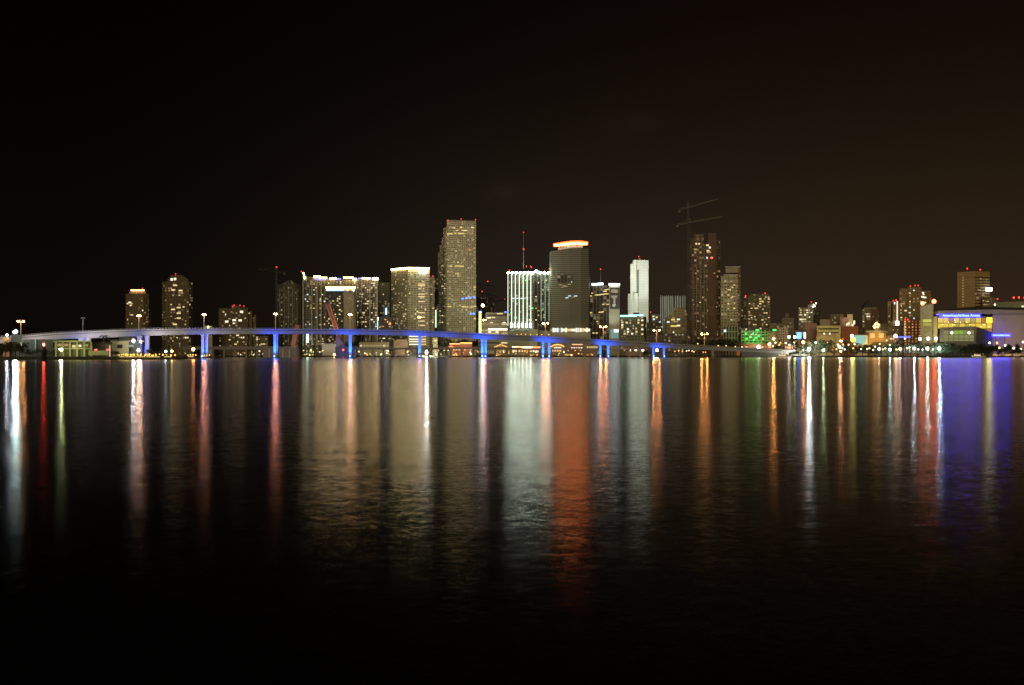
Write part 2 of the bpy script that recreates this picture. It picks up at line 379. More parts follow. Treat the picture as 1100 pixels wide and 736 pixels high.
# 9 tallest
t = Tower('office_tower', 'tallest granite office tower with a stepped shoulder and red roof beacons', 'high-rise', 491, 1620)
t.block('wall', [(480, 1620), (511.3, 1632)], 237, f_fin, 44)
t.wins(40, 482, 511, 266, 351, ('warm', 'dim', 'gold', 'dim', 'dim'), w=1.5)
for y, n in ((244.5, 7), (247.5, 6), (251, 10), (286, 8), (329.5, 9), (353, 0)):
    for i in range(n): t.win(481.5+random.random()*29, y+random.uniform(-.4, .4), random.choice(['warm', 'gold', 'dim']), 3.4, 1.3)
for q, y in ((497, 321), (501, 320.3), (505, 319.8), (509.5, 319.3), (509, 337), (506, 337)): t.win(q, y, 'blue', 3, 2)
for a, b, tp_ in ((476.2, 480, 243.5), (474.3, 476.2, 255), (472.3, 474.3, 262.5), (470.4, 472.3, 270.5)):
    t.block('shoulder', [(a, 1632+(480-a)*3.2), (b, 1620+(480-b)*3.2)], tp_, f_fin, 40)
t.pxs = [(470.4, 1618), (480, 1618)]; t.wins(16, 471.5, 479, 282, 350, ('warm', 'gold', 'dim'))
t.cap('parapet', [(480, 1622), (511.3, 1634)], 236.2, 237.4, CONC, .15, 36)
for q, y in ((481.2, 237.2), (495.3, 235.8), (510.8, 236.4)): t.beacon(q, y-.6, 1618)
t.beacon(503.8, 268, 1624, 1.2)
# 10
t = Tower('unfinished_block', 'dim unfinished block under two thin cranes behind the office towers', 'building', 520, 1850)
t.block('wall', [(511.5, 1850), (531, 1850)], 319.5, f_dark, 30)
t = Tower('low_office', 'long low office block with lit horizontal floors beside a yellow light column', 'building', 533, 1600)
t.block('wall', [(513.5, 1600), (552, 1596)], 344.5, f_office, 30); t.block('wall', [(522, 1606), (545.5, 1604)], 335.5, f_office, 22, 344.5)
t.pxs = [(513, 1595), (552, 1595)]
for q, y, w, kd in ((525, 341.5, 6, 'pale'), (537, 337, 8, 'warm'), (543, 335.3, 3, 'blue'), (530, 341.2, 5, 'warm'), (541.5, 346.6, 4, 'pale'), (528, 346.6, 4, 'warm'), (526, 356.7, 4, 'pale'), (534, 356.7, 4, 'pale'), (516, 335, 4, 'blue')): t.win(q, y, kd, w, 1.6)
t.strip('lit_eaves', 524.5, 546.5, 353, 354.7, glow('eaves_white', (1, .9, .6), 3), 1592)
for k in range(12): t.strip('light_column', 514.3, 517.2, 335+k*1.95, 336.3+k*1.95, glow('column_yellow', (.95, 1, .4), 1.9), 1590)
t.beacon(518.6, 328.3, 1592, 1.8, glow('star_lamp', (1, .93, .75), 60))
# 11 curved glass with light tubes
t = Tower('glass_tower', 'curved glass tower striped with glowing vertical white light tubes', 'high-rise', 568, 1560)
t.block('wall', [(545, 1574), (549, 1568), (560, 1560), (573.5, 1556)], 293.8, f_glass, 40)
t.wins(8, 546, 573, 300, 345, ('dim', 'pale', 'green')); 
for q in (551, 556, 561): t.win(q, 320.6, 'cool', 5, 1.2)
t.block('core', [(573.8, 1553), (580, 1553)], 290.5, f_blk, 34)
t.wins(8, 574.5, 579.8, 300, 350, ('dim', 'warm', 'pale'))
t.block('wall', [(580.3, 1557), (591.2, 1566)], 293.8, f_glass, 34); t.wins(8, 581, 590, 300, 352, ('dim', 'warm'))
fins = [(545.6, 1571), (549.6, 1565), (553.6, 1562), (557.8, 1559), (562, 1557), (566.2, 1555.5), (570.2, 1554)]  # floodlit fins: their light is put into glowing strips
for i, (q, d) in enumerate(fins):
    t.strip('light_strip', q-.4, q+.4, 295, 350, glow('fin_glow_white' if i else 'fin_glow_white_dim', (.86, 1, .72), 1.0 if i == 0 else 1.7), d, thick=.7)
    if i: t.strip('light_strip', q-1.0, q+.2, 347, 352, glow('fin_glow_hot', (.92, 1, .78), 16), d-2, thick=1.5)
for q, d in ((581.3, 1553.5), (585.6, 1557), (589.8, 1561)):
    t.strip('light_strip', q-.3, q+.3, 295, 345, glow('fin_glow_green_white', (.6, .85, .52), .6), d, thick=.7)
for i in range(11):
    q = 546+i*4.3
    t.beacon(q, 293.0-(1.6 if 572 < q < 580 else 0), 1551, 1.5, glow('roof_lamp_white', (.85, 1, .8), 45))
t.strip('roof_light', 545.2, 573, 292.8, 294, glow('crown_mint', (.6, 1, .75), 3), 1570, 1553, 1)
t.strip('roof_light', 580.3, 591, 292.8, 294, glow('crown_mint', (.6, 1, .75), 3), 1552, 1562, 1)
t.mast(562.4, 250, 289, 1572); t.beacon(562.4, 249.6, 1572); t.beacon(562.4, 267.5, 1572, 1.3)
for q, y in ((547.3, 290.2), (565.5, 286), (570, 286.2), (590, 288.8), (571, 287)): t.beacon(q, y, 1560)
t.block('podium', [(545, 1545), (591, 1548)], 355.5, plain('podium_green_concrete', (.36, .38, .27)), 20)
t.block('podium', [(568.5, 1535), (577.5, 1535)], 353.8, plain('podium_pale', (.5, .56, .36)), 10)
# 12 banded tower with red crown
t = Tower('banded_tower', 'broad dark tower of thin horizontal bands under a glowing red crown', 'high-rise', 612, 1540)
fr = [(590.2, 1560), (592, 1550), (602, 1544), (612, 1540), (624, 1541), (632.5, 1547), (633.8, 1556)]
t.block('wall', fr, [269.6, 269.2, 268, 266.8, 266.2, 266.2, 267], f_band, 30)
for q, y in ((602.5, 306), (606, 307), (608, 307.6), (611.5, 305.5), (604, 308.5), (612, 318), (616, 319.2), (618.5, 318), (609, 320), (613, 303)):
    t.win(q, y, random.choice(['dim', 'cool']), 4, 1)
t.block('dark_panel', [(598.5, 1543), (613.5, 1537)], 294.5, f_blk, 3, 303.5)
t.block('crown_base', [(599.5, 1546), (612, 1542), (626, 1543)], [266.2, 264.6, 263.8], WHITE, 22, 268)
t.pxs = [(598, 1541), (627, 1541)]
for q in (601, 604, 607.2, 610.5, 614, 617.5, 621.5, 624.6): t.win(q, 264.8-(q-601)*.03, random.choice(['orange', 'warm', 'pale']), 2.4, 2.2)
t.block('crown', [(594.4, 1552), (604, 1549), (613, 1547), (622, 1547), (631.6, 1550)], [261.4, 260.0, 259.0, 258.6, 259.4], glow('crown_red', (1, .07, .012), 8, False), 30, [262.6, 261.3, 260.5, 260.2, 260.9, 260.9, 262.6])
for a_, b_, y_ in ((595.6, 600.5, 262.5), (601.5, 605.5, 261.9), (606.5, 611, 261.4), (612, 618, 260.9), (618.8, 624, 260.8), (624.8, 630.4, 261.1)):
    t.strip('crown_light', a_, b_, y_, y_+1.7, glow('crown_hot', (1, .36, .10), 17, False), 1544.5, thick=2)
t.block('podium', [(590.5, 1530), (634.5, 1536)], 357, plain('podium_concrete', (.3, .28, .2)), 14)
t.pxs = [(590, 1527), (635, 1530)]
for i in range(19):
    t.win(592.3+i*2.25, 354.6, random.choice(['orange', 'pale', 'warm', 'pale', 'cool', 'dim']), 2.4, random.choice([3.5, 5, 5.5]))
# 13 black ribbed + poster
t = Tower('ribbed_tower', 'black ribbed office tower with a white roof sign and a tall hanging poster', 'high-rise', 645, 1560)
t.block('wall', [(633.8, 1566), (654, 1556)], [307.5, 306.2], f_blk, 30)
for q, y, w in ((634.8, 318, 3), (640.5, 317, 4), (643.5, 316.8, 5), (647.5, 316.3, 6), (651.5, 315.8, 6), (649, 313, 3), (651, 313.2, 2), (653, 311, 3), (650.5, 311.4, 3), (636, 315, 2), (648, 327, 3), (652.8, 327, 3), (645, 335.5, 5), (647.5, 335, 3), (635, 336, 3), (641.5, 345.5, 2), (637.5, 357.8, 3), (641, 357.8, 3)): t.win(q, y, random.choice(['gold', 'warm']), w, 1.4)
t.strip('sign', 635.8, 641.3, 304.6, 306.6, glow('sign_white', (.9, .97, 1), 7), 1561, 1559); t.strip('sign', 641.7, 648, 304.2, 306.2, glow('sign_white', (.9, .97, 1), 7), 1559, 1556)
t.block('wing', [(654.2, 1554), (665.6, 1556)], 306.6, plain('pale_panel', (.42, .41, .32)), 30)
t.strip('sign', 654.2, 665.8, 304.6, 306.8, glow('sign_white', (.9, .97, 1), 7), 1551, 1553)
t.strip('poster', 655.3, 665, 309.2, 332, plain('poster_black', (.03, .035, .05), .4), 1552.4, thick=.4)
pc = lambda x, y: (PX(x, 1551.6), PZ(y, 1551.6))
mb = MB()
def quadplate(mb, pts, y, th=.3):
    k = len(mb.v); n = len(pts)
    mb.v += [(p[0], y, p[1]) for p in pts] + [(p[0], y+th, p[1]) for p in pts]
    mb.f.append(tuple(range(k, k+n))); mb.uv.append([(0, 0)]*n); mb.f.append(tuple(k+n+n-1-i for i in range(n))); mb.uv.append([(0, 0)]*n)
    for i in range(n):
        j = (i+1) % n; mb.f.append((k+j, k+i, k+n+i, k+n+j)); mb.uv.append([(0, 0)]*4)
quadplate(mb, [pc(656.2, 317.5), pc(657.4, 320.2), pc(659, 321.2), pc(659, 326.2), pc(661, 326.2), pc(661, 321.2), pc(662.4, 320.2), pc(663.6, 317.5)], 1551.6)
quadplate(mb, [pc(658.2, 326.6), pc(657.6, 328), pc(658.6, 329.6), pc(660.4, 329.6), pc(661.6, 328), pc(661, 326.6)], 1551.7)
quadplate(mb, [pc(656.4, 311), pc(656.4, 314.2), pc(661.5, 315), pc(663.8, 314), pc(663.8, 311.4), pc(660, 310.6)], 1551.8)
mb.build('poster_print', plain('poster_print_grey', (.75, .78, .8), .5, var=.9, scale=1.2), t.e)
t.strip('shopfront', 656, 664.5, 353.5, 363.5, glow('shopfront_teal', (.45, .75, .7), .35), 1552)
t.strip('shopfront', 659.5, 664.5, 353.8, 357, glow('shopfront_white', (.9, 1, .95), 1.6), 1551)
spot('floodlight', (PX(660, 1520), 1520, PZ(352, 1520)), (PX(660, 1554), 1554, PZ(338, 1554)), 3.2e4, (.95, 1, .85), 50, .9)
t.mast(645.2, 290, 305, 1572); t.beacon(645.2, 289.2, 1572, 1.1)
# 14 white tower
t = Tower('white_tower', 'slim brilliant white floodlit tower with stepped shoulder', 'high-rise', 685, 1700)
t.block('wall', [(684.3, 1693), (696.6, 1700)], 279.2, f_white, 40)
t.block('wall', [(677.2, 1700), (684.1, 1698)], 283.5, f_white, 34)
t.block('shoulder', [(674.6, 1708), (677, 1706)], 315.5, f_white, 26)
t.block('crown', [(679.2, 1700), (680.5, 1696), (683, 1695), (684.8, 1697)], [281, 279.2, 279.2, 280], WHITE, 14, 283.4)
t.block('rib', [(681.6, 1688), (685.2, 1688)], 315, f_white, 10)
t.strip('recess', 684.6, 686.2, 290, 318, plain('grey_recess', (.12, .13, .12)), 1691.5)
t.beacon(686.3, 275.6, 1702); t.beacon(687.2, 278, 1702)
for lx, ly, tx, tz, pw in ((-30, 1545, 686, 60, 9.5e5), (60, 1540, 688, 110, 1.1e6), (185, 1545, 690, 120, 1.1e6), (150, 1550, 681, 170, 9.5e5)):
    spot('floodlight', (PX(685, 1600)+lx*.5, ly, 60), (PX(tx, 1700), 1700, tz+35), pw*.58, (.9, 1, .87), 46, .6, 1.5)
# 15
t = Tower('dark_hotel', 'dark green low hotel with an aqua lit roof edge below the white tower', 'building', 680, 1480)
t.block('wall', [(666.3, 1482), (691, 1478), (694.5, 1490)], 340.3, facade('hotel_wall_green', (.16, .17, .09), (.05, .05, .03), 3.6, 3.4, .5, .5, .8, 7), 30)
for q, y in ((668.5, 346.5), (673, 346.5), (668.5, 349.2), (668.5, 351.5), (674.6, 353.8), (683.7, 356.4), (686, 344), (690, 344.2), (685.8, 346.8), (690, 349.2), (690, 354), (690, 359), (674.5, 356.5), (671, 358.6), (679, 358.5)): t.win(q, y, random.choice(['warm', 'gold', 'pale']), 2.4, 1.9)
t.strip('roof_light', 666.2, 684, 338.6, 340.4, glow('edge_mint', (.35, .95, .75), 2.2), 1478, 1476.5); t.strip('roof_light', 676, 691, 338, 339.3, glow('edge_blue', (.3, .7, 1), 3), 1476, 1474.5)
t.block('penthouse', [(680, 1484), (686.5, 1484)], 335.8, ROOFM, 14, 340.2)
# 16
t = Tower('office_block', 'dim brownish block with scattered cool windows beside the white tower', 'building', 704, 1640)
t.block('wall', [(694.8, 1640), (710.5, 1640)], 346.5, f_blue, 30)
t.block('wall', [(700, 1660), (709, 1660)], 338, f_blue, 18)
for q, y in ((702, 340), (702.4, 343), (705.5, 341), (709, 346.3), (706, 348), (695, 351.5), (694.8, 358.7)): t.win(q, y, random.choice(['warm', 'cool', 'pale']), 2.6, 2)
t.beacon(698.8, 335.3, 1660)
# 17 twins
for lab, a, b in (('pale twin tower with vertical white ribs, shorter half of the pair nearer the white tower', 709.3, 724.4), ('pale twin tower with vertical white ribs, partly hidden by the crane-topped tower', 725.2, 738)):
    t = Tower('twin_tower', lab, 'high-rise', (a+b)/2, 1760, 'pale ribbed twin towers')
    t.block('wall', [(a, 1764), (a+2.5, 1760), (b-2.5, 1760), (b, 1764)], 318.6, f_twin, 26)
    n = 7 if b < 730 else 5
    for i in range(n): t.strip('rib', a+.2+i*(b-a)/n, a+.7+i*(b-a)/n, 317.6, 366, plain('white_rib', (.62, .64, .66)), 1756)
    t.wins(5, a+1, b-1, 330, 360, ('dim', 'cool'))
# 18 tan stepped
t = Tower('stepped_block', 'tan stepped block with bright strip windows in front of the pale twins', 'building', 727, 1600)
t.block('wall', [(716, 1600), (738.5, 1600)], 341.5, f_tan, 24)
for q, y, kd, w in ((717.8, 346, 'cool', 3.5), (723, 343.5, 'gold', 5), (728.8, 343.2, 'cool', 4), (724, 350.3, 'gold', 9), (728.9, 349.8, 'pale', 4), (723.5, 341.5, 'dim', 3), (723.5, 357, 'pale', 1.6), (726, 345.6, 'dim', 6)): t.win(q, y, kd, w, 2)
t.block('wall', [(719.5, 1603), (738, 1603)], 335.8, f_tan, 18, 341.5); t.block('wall', [(723.5, 1606), (737, 1606)], 330.5, f_tan, 12, 335.8)
# 19 construction tower
t = Tower('unfinished_tower', 'tall dark unfinished tower below two crane jibs', 'high-rise', 757, 1520)
t.block('wall', [(740.8, 1524), (745, 1520), (760.5, 1520)], 262, f_site, 34)
t.block('core', [(745.5, 1518), (756, 1518)], 251.5, f_site, 26, 262.2)
t.block('wall', [(760.7, 1517), (769.5, 1519)], 250.5, plain('rust_formwork', (.10, .058, .033)), 32)
t.block('wall', [(769.7, 1523), (774, 1527)], 258, f_site, 30)
t.block('crown', [(742, 1521), (746, 1521)], 256, plain('rust_formwork', (.10, .058, .033)), 20, 262)
for k in range(9):
    q = 743+k*3.6; t.strip('column_stub', q, q+.7, 249.2+random.random()*1.5, 252, plain('rust_formwork', (.10, .058, .033)), 1526, thick=1)
t.pxs = [(741, 1514), (774, 1514)]
for q, y, kd, w in ((748, 262, 'warm', 2.4), (751, 262, 'warm', 2), (760, 263.5, 'warm', 3.5), (762.5, 266, 'pale', 2.4), (760.5, 269.5, 'warm', 3.4), (764.5, 277, 'red', 3), (759.5, 277, 'cool', 2), (761.5, 271, 'dim', 5), (747, 268, 'dim', 4)): t.win(q, y, kd, w, 2.2)
for q in (744, 748, 752, 756, 759): t.strip('pilaster', q, q+.8, 283, 362, plain('grey_pilaster', (.2, .165, .1)), 1516.5)
t.wins(8, 742, 773, 290, 355, ('dim', 'dim', 'warm'), w=1.5)
# 20
t = Tower('apartment_tower', 'tan apartment tower with square box crown beside the unfinished tower', 'high-rise', 785, 1500)
t.block('wall', [(774.3, 1503), (793, 1500)], 296, f_res, 28)
t.wins(12, 775, 792, 300, 350, ('dim', 'warm'))
t.block('wall', [(793.2, 1502), (795.6, 1510)], 287.5, f_res, 26)
t.block('crown', [(779.5, 1502), (793.2, 1500)], 287.2, plain('crown_tan', (.26, .23, .14)), 24, 293)
t.cap('parapet', [(779, 1499), (795.8, 1499)], 286.2, 287.2, CONC, 0, 30)
t.block('balcony_slab', [(777.5, 1500.5), (793, 1498)], 294.5, CONC, 4, 296)
t.block('podium', [(777, 1490), (793.5, 1490)], 351, facade('podium_ribs', (.36, .35, .27), (.05, .05, .04), 3.6, 8, .6, .85, 0), 8)
t.win(778.8, 355.5, 'cool', 3, 3)
# 21
t = Tower('apartment_block', 'mid height apartment block with many bright flats and two red beacons', 'high-rise', 815, 1600)
t.block('wing', [(795.7, 1606), (803, 1606)], 319, f_blue, 24)
t.block('wall', [(803.2, 1602), (809, 1600), (827.6, 1602)], 318, f_res2, 26)
t.wins(30, 804, 827, 320, 350, ('warm', 'dim', 'warm', 'dim'), w=2.2)
t.block('penthouse', [(806, 1606), (826, 1606)], 315.8, f_res2, 14, 318.1)
t.beacon(801, 318, 1606, 1.3); t.beacon(822, 315, 1606, 1.3)
# 22 green garage
t = Tower('parking_garage', 'low parking garage washed in green light', 'building', 815, 1440)
t.block('wall', [(796.2, 1440), (835, 1444)], 354.6, f_garage, 28)
t.block('roof_storey', [(797, 1446), (826, 1448)], 352.4, DARKC, 18, 354.6)
t.pxs = [(796, 1436), (835, 1436)]
for q, y, w in ((813.6, 354.8, 4), (832, 354.6, 4), (801.5, 358.5, 2), (806, 362, 2), (810, 365, 2), (812, 363, 3), (815, 361, 2), (802, 364, 2), (809, 358.6, 2)): t.win(q, y, 'green', w, 1.8)
for q, y in ((801.5, 353.8), (807, 359.3), (812.2, 359.3), (817, 353), (819.5, 364.2), (806.5, 362.5)): t.win(q, y, 'warm', 1.8, 1.8)
for q in (801, 809, 818): spot('floodlight', (PX(q, 1405), 1405, 5), (PX(q+1, 1440), 1440, 20), 2.6e4, (.04, 1, .10), 52, .9, .8)
# 23
t = Tower('old_hotel', 'old masonry hotel with a small cupola left of the grey slab block', 'building', 845, 1560)
t.block('wall', [(826.5, 1560), (853, 1560)], 347.5, f_old, 26); t.block('wall', [(840, 1564), (853, 1564)], 341.8, f_old, 18, 347.5)
t.block('cupola', [(843.8, 1567), (847.4, 1567)], 336.6, f_old, 5, 341.8)
t.win(840, 352, 'dim', 8, 2)
t = Tower('low_office', 'small pale office with square dark windows beside the green garage', 'building', 840, 1430)
t.block('wall', [(835.5, 1430), (847, 1430)], 352, facade('pale_square_window', (.42, .38, .26), (.03, .03, .02), 2.8, 3.2, .5, .5, 0), 20)
t.block('wing', [(824, 1434), (835, 1434)], 357.5, f_tan, 16)
# 24
t = Tower('grey_slab', 'grey slab block with blotchy lit front and antennas on its roof', 'high-rise', 868, 1620)
t.block('wall', [(857.8, 1620), (873.6, 1616)], 330.4, facade('slab_grey', (.30, .29, .2), (.17, .165, .12), 3, 3.6, .5, .5, .6, 8, (1, .9, .6)), 26)
t.wins(20, 859, 873, 332, 347, ('dim', 'warm', 'pale'), w=2.2)
t.block('wall', [(873.8, 1615), (880.6, 1622)], 330, f_dark, 26)
t.block('penthouse', [(868, 1624), (876.5, 1624)], 327.5, CONC, 12, 330.4)
for q, y in ((874, 327.3), (875.3, 329), (873.6, 329.8), (876.5, 325.8)): t.beacon(q, y, 1622, .9, glow('roof_lamp_pale', (1, .95, .8), 4))
t.mast(871.5, 324.6, 328, 1626); t.beacon(871.5, 324.4, 1626, 1.1)
# 25 foreground group
t = Tower('pink_block', 'plain windowless pink block in front of the grey slab', 'building', 871, 1500)
t.block('wall', [(864.5, 1500), (877.5, 1498)], 347.2, PINK, 22)
t = Tower('bank_building', 'yellowish low building with two long dark window bands behind the trees', 'building', 890, 1460)
t.block('wall', [(877.6, 1460), (903, 1460)], 350, plain('yellow_render', (.50, .45, .22)), 24)
t.strip('window_band', 879, 901, 352.8, 354, BLACKM, 1459.4); t.strip('window_band', 879, 901, 357, 358, BLACKM, 1459.4)
t.pxs = [(877, 1456), (903, 1456)]; t.win(885.3, 358.5, 'pale', 1.8, 2.4); t.win(891.3, 358.5, 'pale', 1.8, 2.4)
t.block('canopy', [(877, 1454), (896, 1454)], 361, TAN, 6)
spot('floodlight', (PX(888, 1425), 1425, 4), (PX(889, 1460), 1460, 22), 2.0e4, (1, .85, .35), 90, .9)
t = Tower('concrete_block', 'plain olive concrete block with a higher box on top behind the yellowish building', 'building', 888, 1580)
t.block('wall', [(880.8, 1580), (892, 1580)], 343.2, TAN, 20); t.block('wall', [(892.2, 1576), (902, 1576)], 337.3, f_old, 20); t.wins(3, 893, 901, 340, 348, ('dim',))
t = Tower('corner_tower', 'mauve corner block with floodlit upper balconies', 'building', 908, 1520)
t.block('wall', [(902.2, 1520), (910, 1518)], 341, PINK, 20); t.block('wall', [(902.6, 1524), (906, 1524)], 337.8, PINK, 12, 341)
t.block('balcony_tower', [(910.2, 1522), (916, 1522)], 337.6, plain('cream_render', (.6, .5, .33)), 14)
t.pxs = [(908, 1514), (919, 1514)]
for q, y in ((911.5, 347.5), (917.5, 347.5), (915.8, 349.5), (910, 348.6), (917.6, 345.5)): t.win(q, y, 'pale', 2.2, 2.4)
t.win(907, 354.3, 'pale', 2, 2)
spot('floodlight', (PX(913, 1505), 1505, 38), (PX(913, 1522), 1522, 50), 6e3, (1, .8, .5), 80)
t = Tower('orange_block', 'flat rust orange block beside the teal lit box', 'building', 914, 1480)
t.block('wall', [(904, 1481), (922, 1480)], 350.5, BRICK, 20)
# 26 pyramid tower
t = Tower('pyramid_tower', 'old courthouse style tower with dark pyramid roof', 'high-rise', 935, 1640)
t.block('wall', [(926, 1646), (935.5, 1638)], 332.5, f_old, 26); t.wins(10, 926.5, 935, 336, 352, ('dim', 'pale'))
t.block('wall', [(935.7, 1638), (944, 1644)], 332.5, facade('brick_old', (.22, .12, .07), (.1, .06, .04), 4, 4.2, .5, .5, .2, 9), 26); t.wins(3, 936.5, 943.5, 336, 352, ('dim',))
t.block('attic', [(927.8, 1646), (935.5, 1641), (942.3, 1645)], 329.8, f_old, 20, 332.5)
z0, z1 = PZ(329.8, 1641), PZ(322.8, 1641); x0, x1, xm = PX(928.3, 1641), PX(942, 1641), PX(935, 1641)
mb = MB(); mb.prism([(x0, 1642), (x1, 1642), (x1, 1660), (x0, 1660)], z0, z1, [(xm-1, 1650), (xm+1, 1650), (xm+1, 1652), (xm-1, 1652)]); mb.build('roof', ROOFM, t.e)
# low filler right
for i, (a, b, tp_, D, lab) in enumerate(((922.5, 930.5, 354, 1500, 'dark low block just behind the teal lit box'), (944.5, 953, 347.5, 1560, 'brown low block between the pyramid tower and the slim white-edged tower'),
                          (853.5, 866, 354.8, 1480, 'dark low block behind the blue screen'), (947, 972, 351, 1520, 'long brown low block behind the gold pavilion'),
                          (738, 777, 362.3, 1440, 'dark low hall under the unfinished tower'), (696, 741, 358.8, 1430, 'dark ribbed low hall beside the twin tower feet'))):
    t = Tower('low_block', lab, 'building', (a+b)/2, D); t.block('wall', [(a, D), (b, D)], tp_, f_old if i in (1, 3) else f_blue, 20); t.wins(2, a, b, tp_+2, tp_+8, ('dim',))
    t.cap('parapet', [(a, D), (b, D)], tp_-.5, tp_, ROOFM, .2, 20)
# 27 gold pavilion
t = Tower('gold_pavilion', 'gold lit market pavilion with a glowing crown on its roof', 'building', 942, 1400)
t.block('wall', [(933, 1400), (952, 1400)], 357.4, plain('gold_render', (.4, .27, .1)), 26)
t.block('roof', [(929.5, 1397), (936, 1394), (948, 1394), (954, 1397)], [356.2, 355, 355, 356.2], plain('roof_pale', (.4, .36, .24)), 34, 357.2)
t.pxs = [(933, 1398), (952, 1398)]
for q in (935.5, 937.3, 939.1, 944.8, 946.6, 948.4):
    t.win(q, 360.6, 'gold' if q in (937.3, 946.6) else 'orange', 1.7, 5.5)
t.block('drum', [(939.5, 1405), (945, 1405)], 352.8, TAN, 8, 355)
for i, (q, y) in enumerate(((938.6, 350.5), (940, 348.6), (941.4, 347.2), (942.8, 348.2), (944.2, 349), (941, 351), (943.2, 351.3), (939.4, 352))): t.beacon(q, y, 1404, 1.2, glow('crown_gold', (1, .62, .2), 3.5))
for q in (936, 941.5, 947): spot('floodlight', (PX(q, 1378), 1378, 6), (PX(q, 1400), 1400, 20), 1.4e4, (1, .62, .2), 90)
t = Tower('teal_box', 'boxy hall with a glowing pale teal wall in front of the orange block', 'building', 925, 1390)
t.block('wall', [(917.5, 1390), (932, 1390)], 360, WHITE, 16)
t.strip('lit_wall', 918.2, 929.5, 360.8, 369.5, glow('wall_glow_teal', (.33, .72, .62), .8), 1388.5)  # lit wall, its teal light put into emission
# blue screen + wave light
t = Tower('light_board', 'bright blue screen board on posts above the park trees', 'screen', 858, 1380)
t.strip('screen', 856, 861, 357, 364, glow('screen_blue', (.08, .25, 1), 4), 1380); t.strip('post', 858.2, 858.8, 364, 381, STEEL, 1380.5)
t = Tower('light_board', 'wavy white light board next to the blue screen', 'screen', 864.5, 1380)
t.strip('screen', 863.6, 865.6, 357, 363.5, glow('screen_pale', (1, .95, .75), 3), 1380); t.strip('post', 864.3, 864.8, 363.5, 381, STEEL, 1380.5)
# 29
t = Tower('slim_tower', 'slim brown tower with one white glowing corner line', 'high-rise', 958, 1600)
t.block('wall', [(953.5, 1602), (959.5, 1600)], 323.6, f_right, 24); t.block('wall', [(959.7, 1600), (965, 1604)], 322.6, f_right, 24)
t.strip('dark_slot', 957.5, 959, 326, 346, BLACKM, 1599)
t.strip('light_strip', 963.2, 964.6, 323.5, 345, glow('corner_cream', (1, .85, .6), 1.1), 1596); t.strip('light_strip', 962.4, 965.8, 345, 349.5, glow('corner_hot', (1, .85, .65), 5), 1594, thick=1.5)
t.beacon(959.6, 323, 1600, 1.2); t.beacon(962.6, 322.3, 1600, 1.2); t.win(961, 325.8, 'cool', 2.4, 3)
# 30
t = Tower('brown_tower', 'brown tower cluster with vertical window columns and three red beacons', 'high-rise', 980, 1580)
t.block('wall', [(966, 1586), (974.4, 1583)], 311.5, f_right, 26); t.wins(8, 967, 974, 325, 350, ('dim', 'warm'))
t.block('wall', [(974.6, 1580), (989.7, 1580)], 308.3, f_right, 26)
for q in (977.5, 981.8):
    for y in range(312, 344, 3): 
        if random.random() < .65: t.win(q, y, random.choice(['dim', 'warm', 'cool']), 1.8, 1.7)
t.block('wall', [(989.9, 1584), (1000.3, 1588)], 312.2, f_right, 24)
for q, y, w in ((991.5, 314.6, 3), (991, 319, 4), (993.6, 319.6, 4), (992, 316.3, 2), (994, 325, 2)): t.win(q, y, 'pale', w, 2)
t.block('parapet', [(966.8, 1590), (974.2, 1588)], 309.8, f_right, 12, 311.6)
for q, y in ((978, 308), (983, 307.2), (986.3, 307.2)): t.beacon(q, y-.6, 1580, 1.1)
t = Tower('lit_hotel', 'short hotel with an amber lit window grid in front of the brown towers', 'building', 980, 1500)
t.block('wall', [(971, 1500), (989, 1500)], 343.8, f_grid, 22)
for k in range(12): t.win(972, 345.5+k*1.7, 'warm', 1.5, 1.2)
t.beacon(972.4, 343.2, 1498, 1.3); t.beacon(975.4, 343.2, 1498, 1.3)
# 33
t = Tower('brown_slab', 'tall brown slab with blank side and striped balconies above the arena', 'high-rise', 1046, 1640)
t.block('wall', [(1028.3, 1646), (1047.5, 1640)], [292.6, 292], plain('brown_render', (.30, .19, .08)), 32)
for y in range(298, 330, 3): t.win(1034.5, y, 'dim' if y != 311 else 'warm', 1.6, 1.4)
t.block('wall', [(1047.7, 1640), (1063.2, 1644)], 292, f_stripe, 32)
for q, y, w in ((1053.5, 299.6, 3), (1048.3, 315.8, 2), (1052, 311.5, 5), (1056, 317, 4), (1050, 320, 4), (1060, 300.5, 2)): t.win(q, y, 'dim', w, 1.3)
t.block('attic', [(1028.3, 1645), (1047.6, 1638), (1063.2, 1642)], [292, 291.4, 291.8], plain('brown_render', (.30, .19, .08)), 30, 297.5)
t.block('wall', [(1055, 1630), (1069.5, 1634)], 319.5, f_res2, 16); t.wins(6, 1056, 1069, 322, 329, ('dim', 'warm'))
t.strip('sign', 1059.2, 1065.8, 309, 312.8, glow('sign_cool', (.85, 1, 1), 6), 1636)
t.beacon(1039, 288.5, 1646, 1.4); t.beacon(1053, 289.8, 1646, 1.4); t.beacon(1068.8, 327.3, 1625, 1.1, glow('lamp_peach', (1, .7, .5), 6))
t = Tower('flat_block', 'flat grey green roofed block behind the arena roof', 'building', 1090, 1600)
t.block('wall', [(1070.5, 1604), (1130, 1600)], [324.6, 322.5], plain('grey_green_render', (.22, .24, .16)), 30)
for q, y, r in ((1071.5, 321.2, 1.4), (1089, 319.8, 2), (1094.5, 319.6, 2), (1100, 319.8, 1.2)): t.beacon(q, y, 1600, r)
t.strip('eaves_light', 1097.5, 1100.5, 328.5, 330, glow('window_light_pale', WCOL, 2.2), 1596)

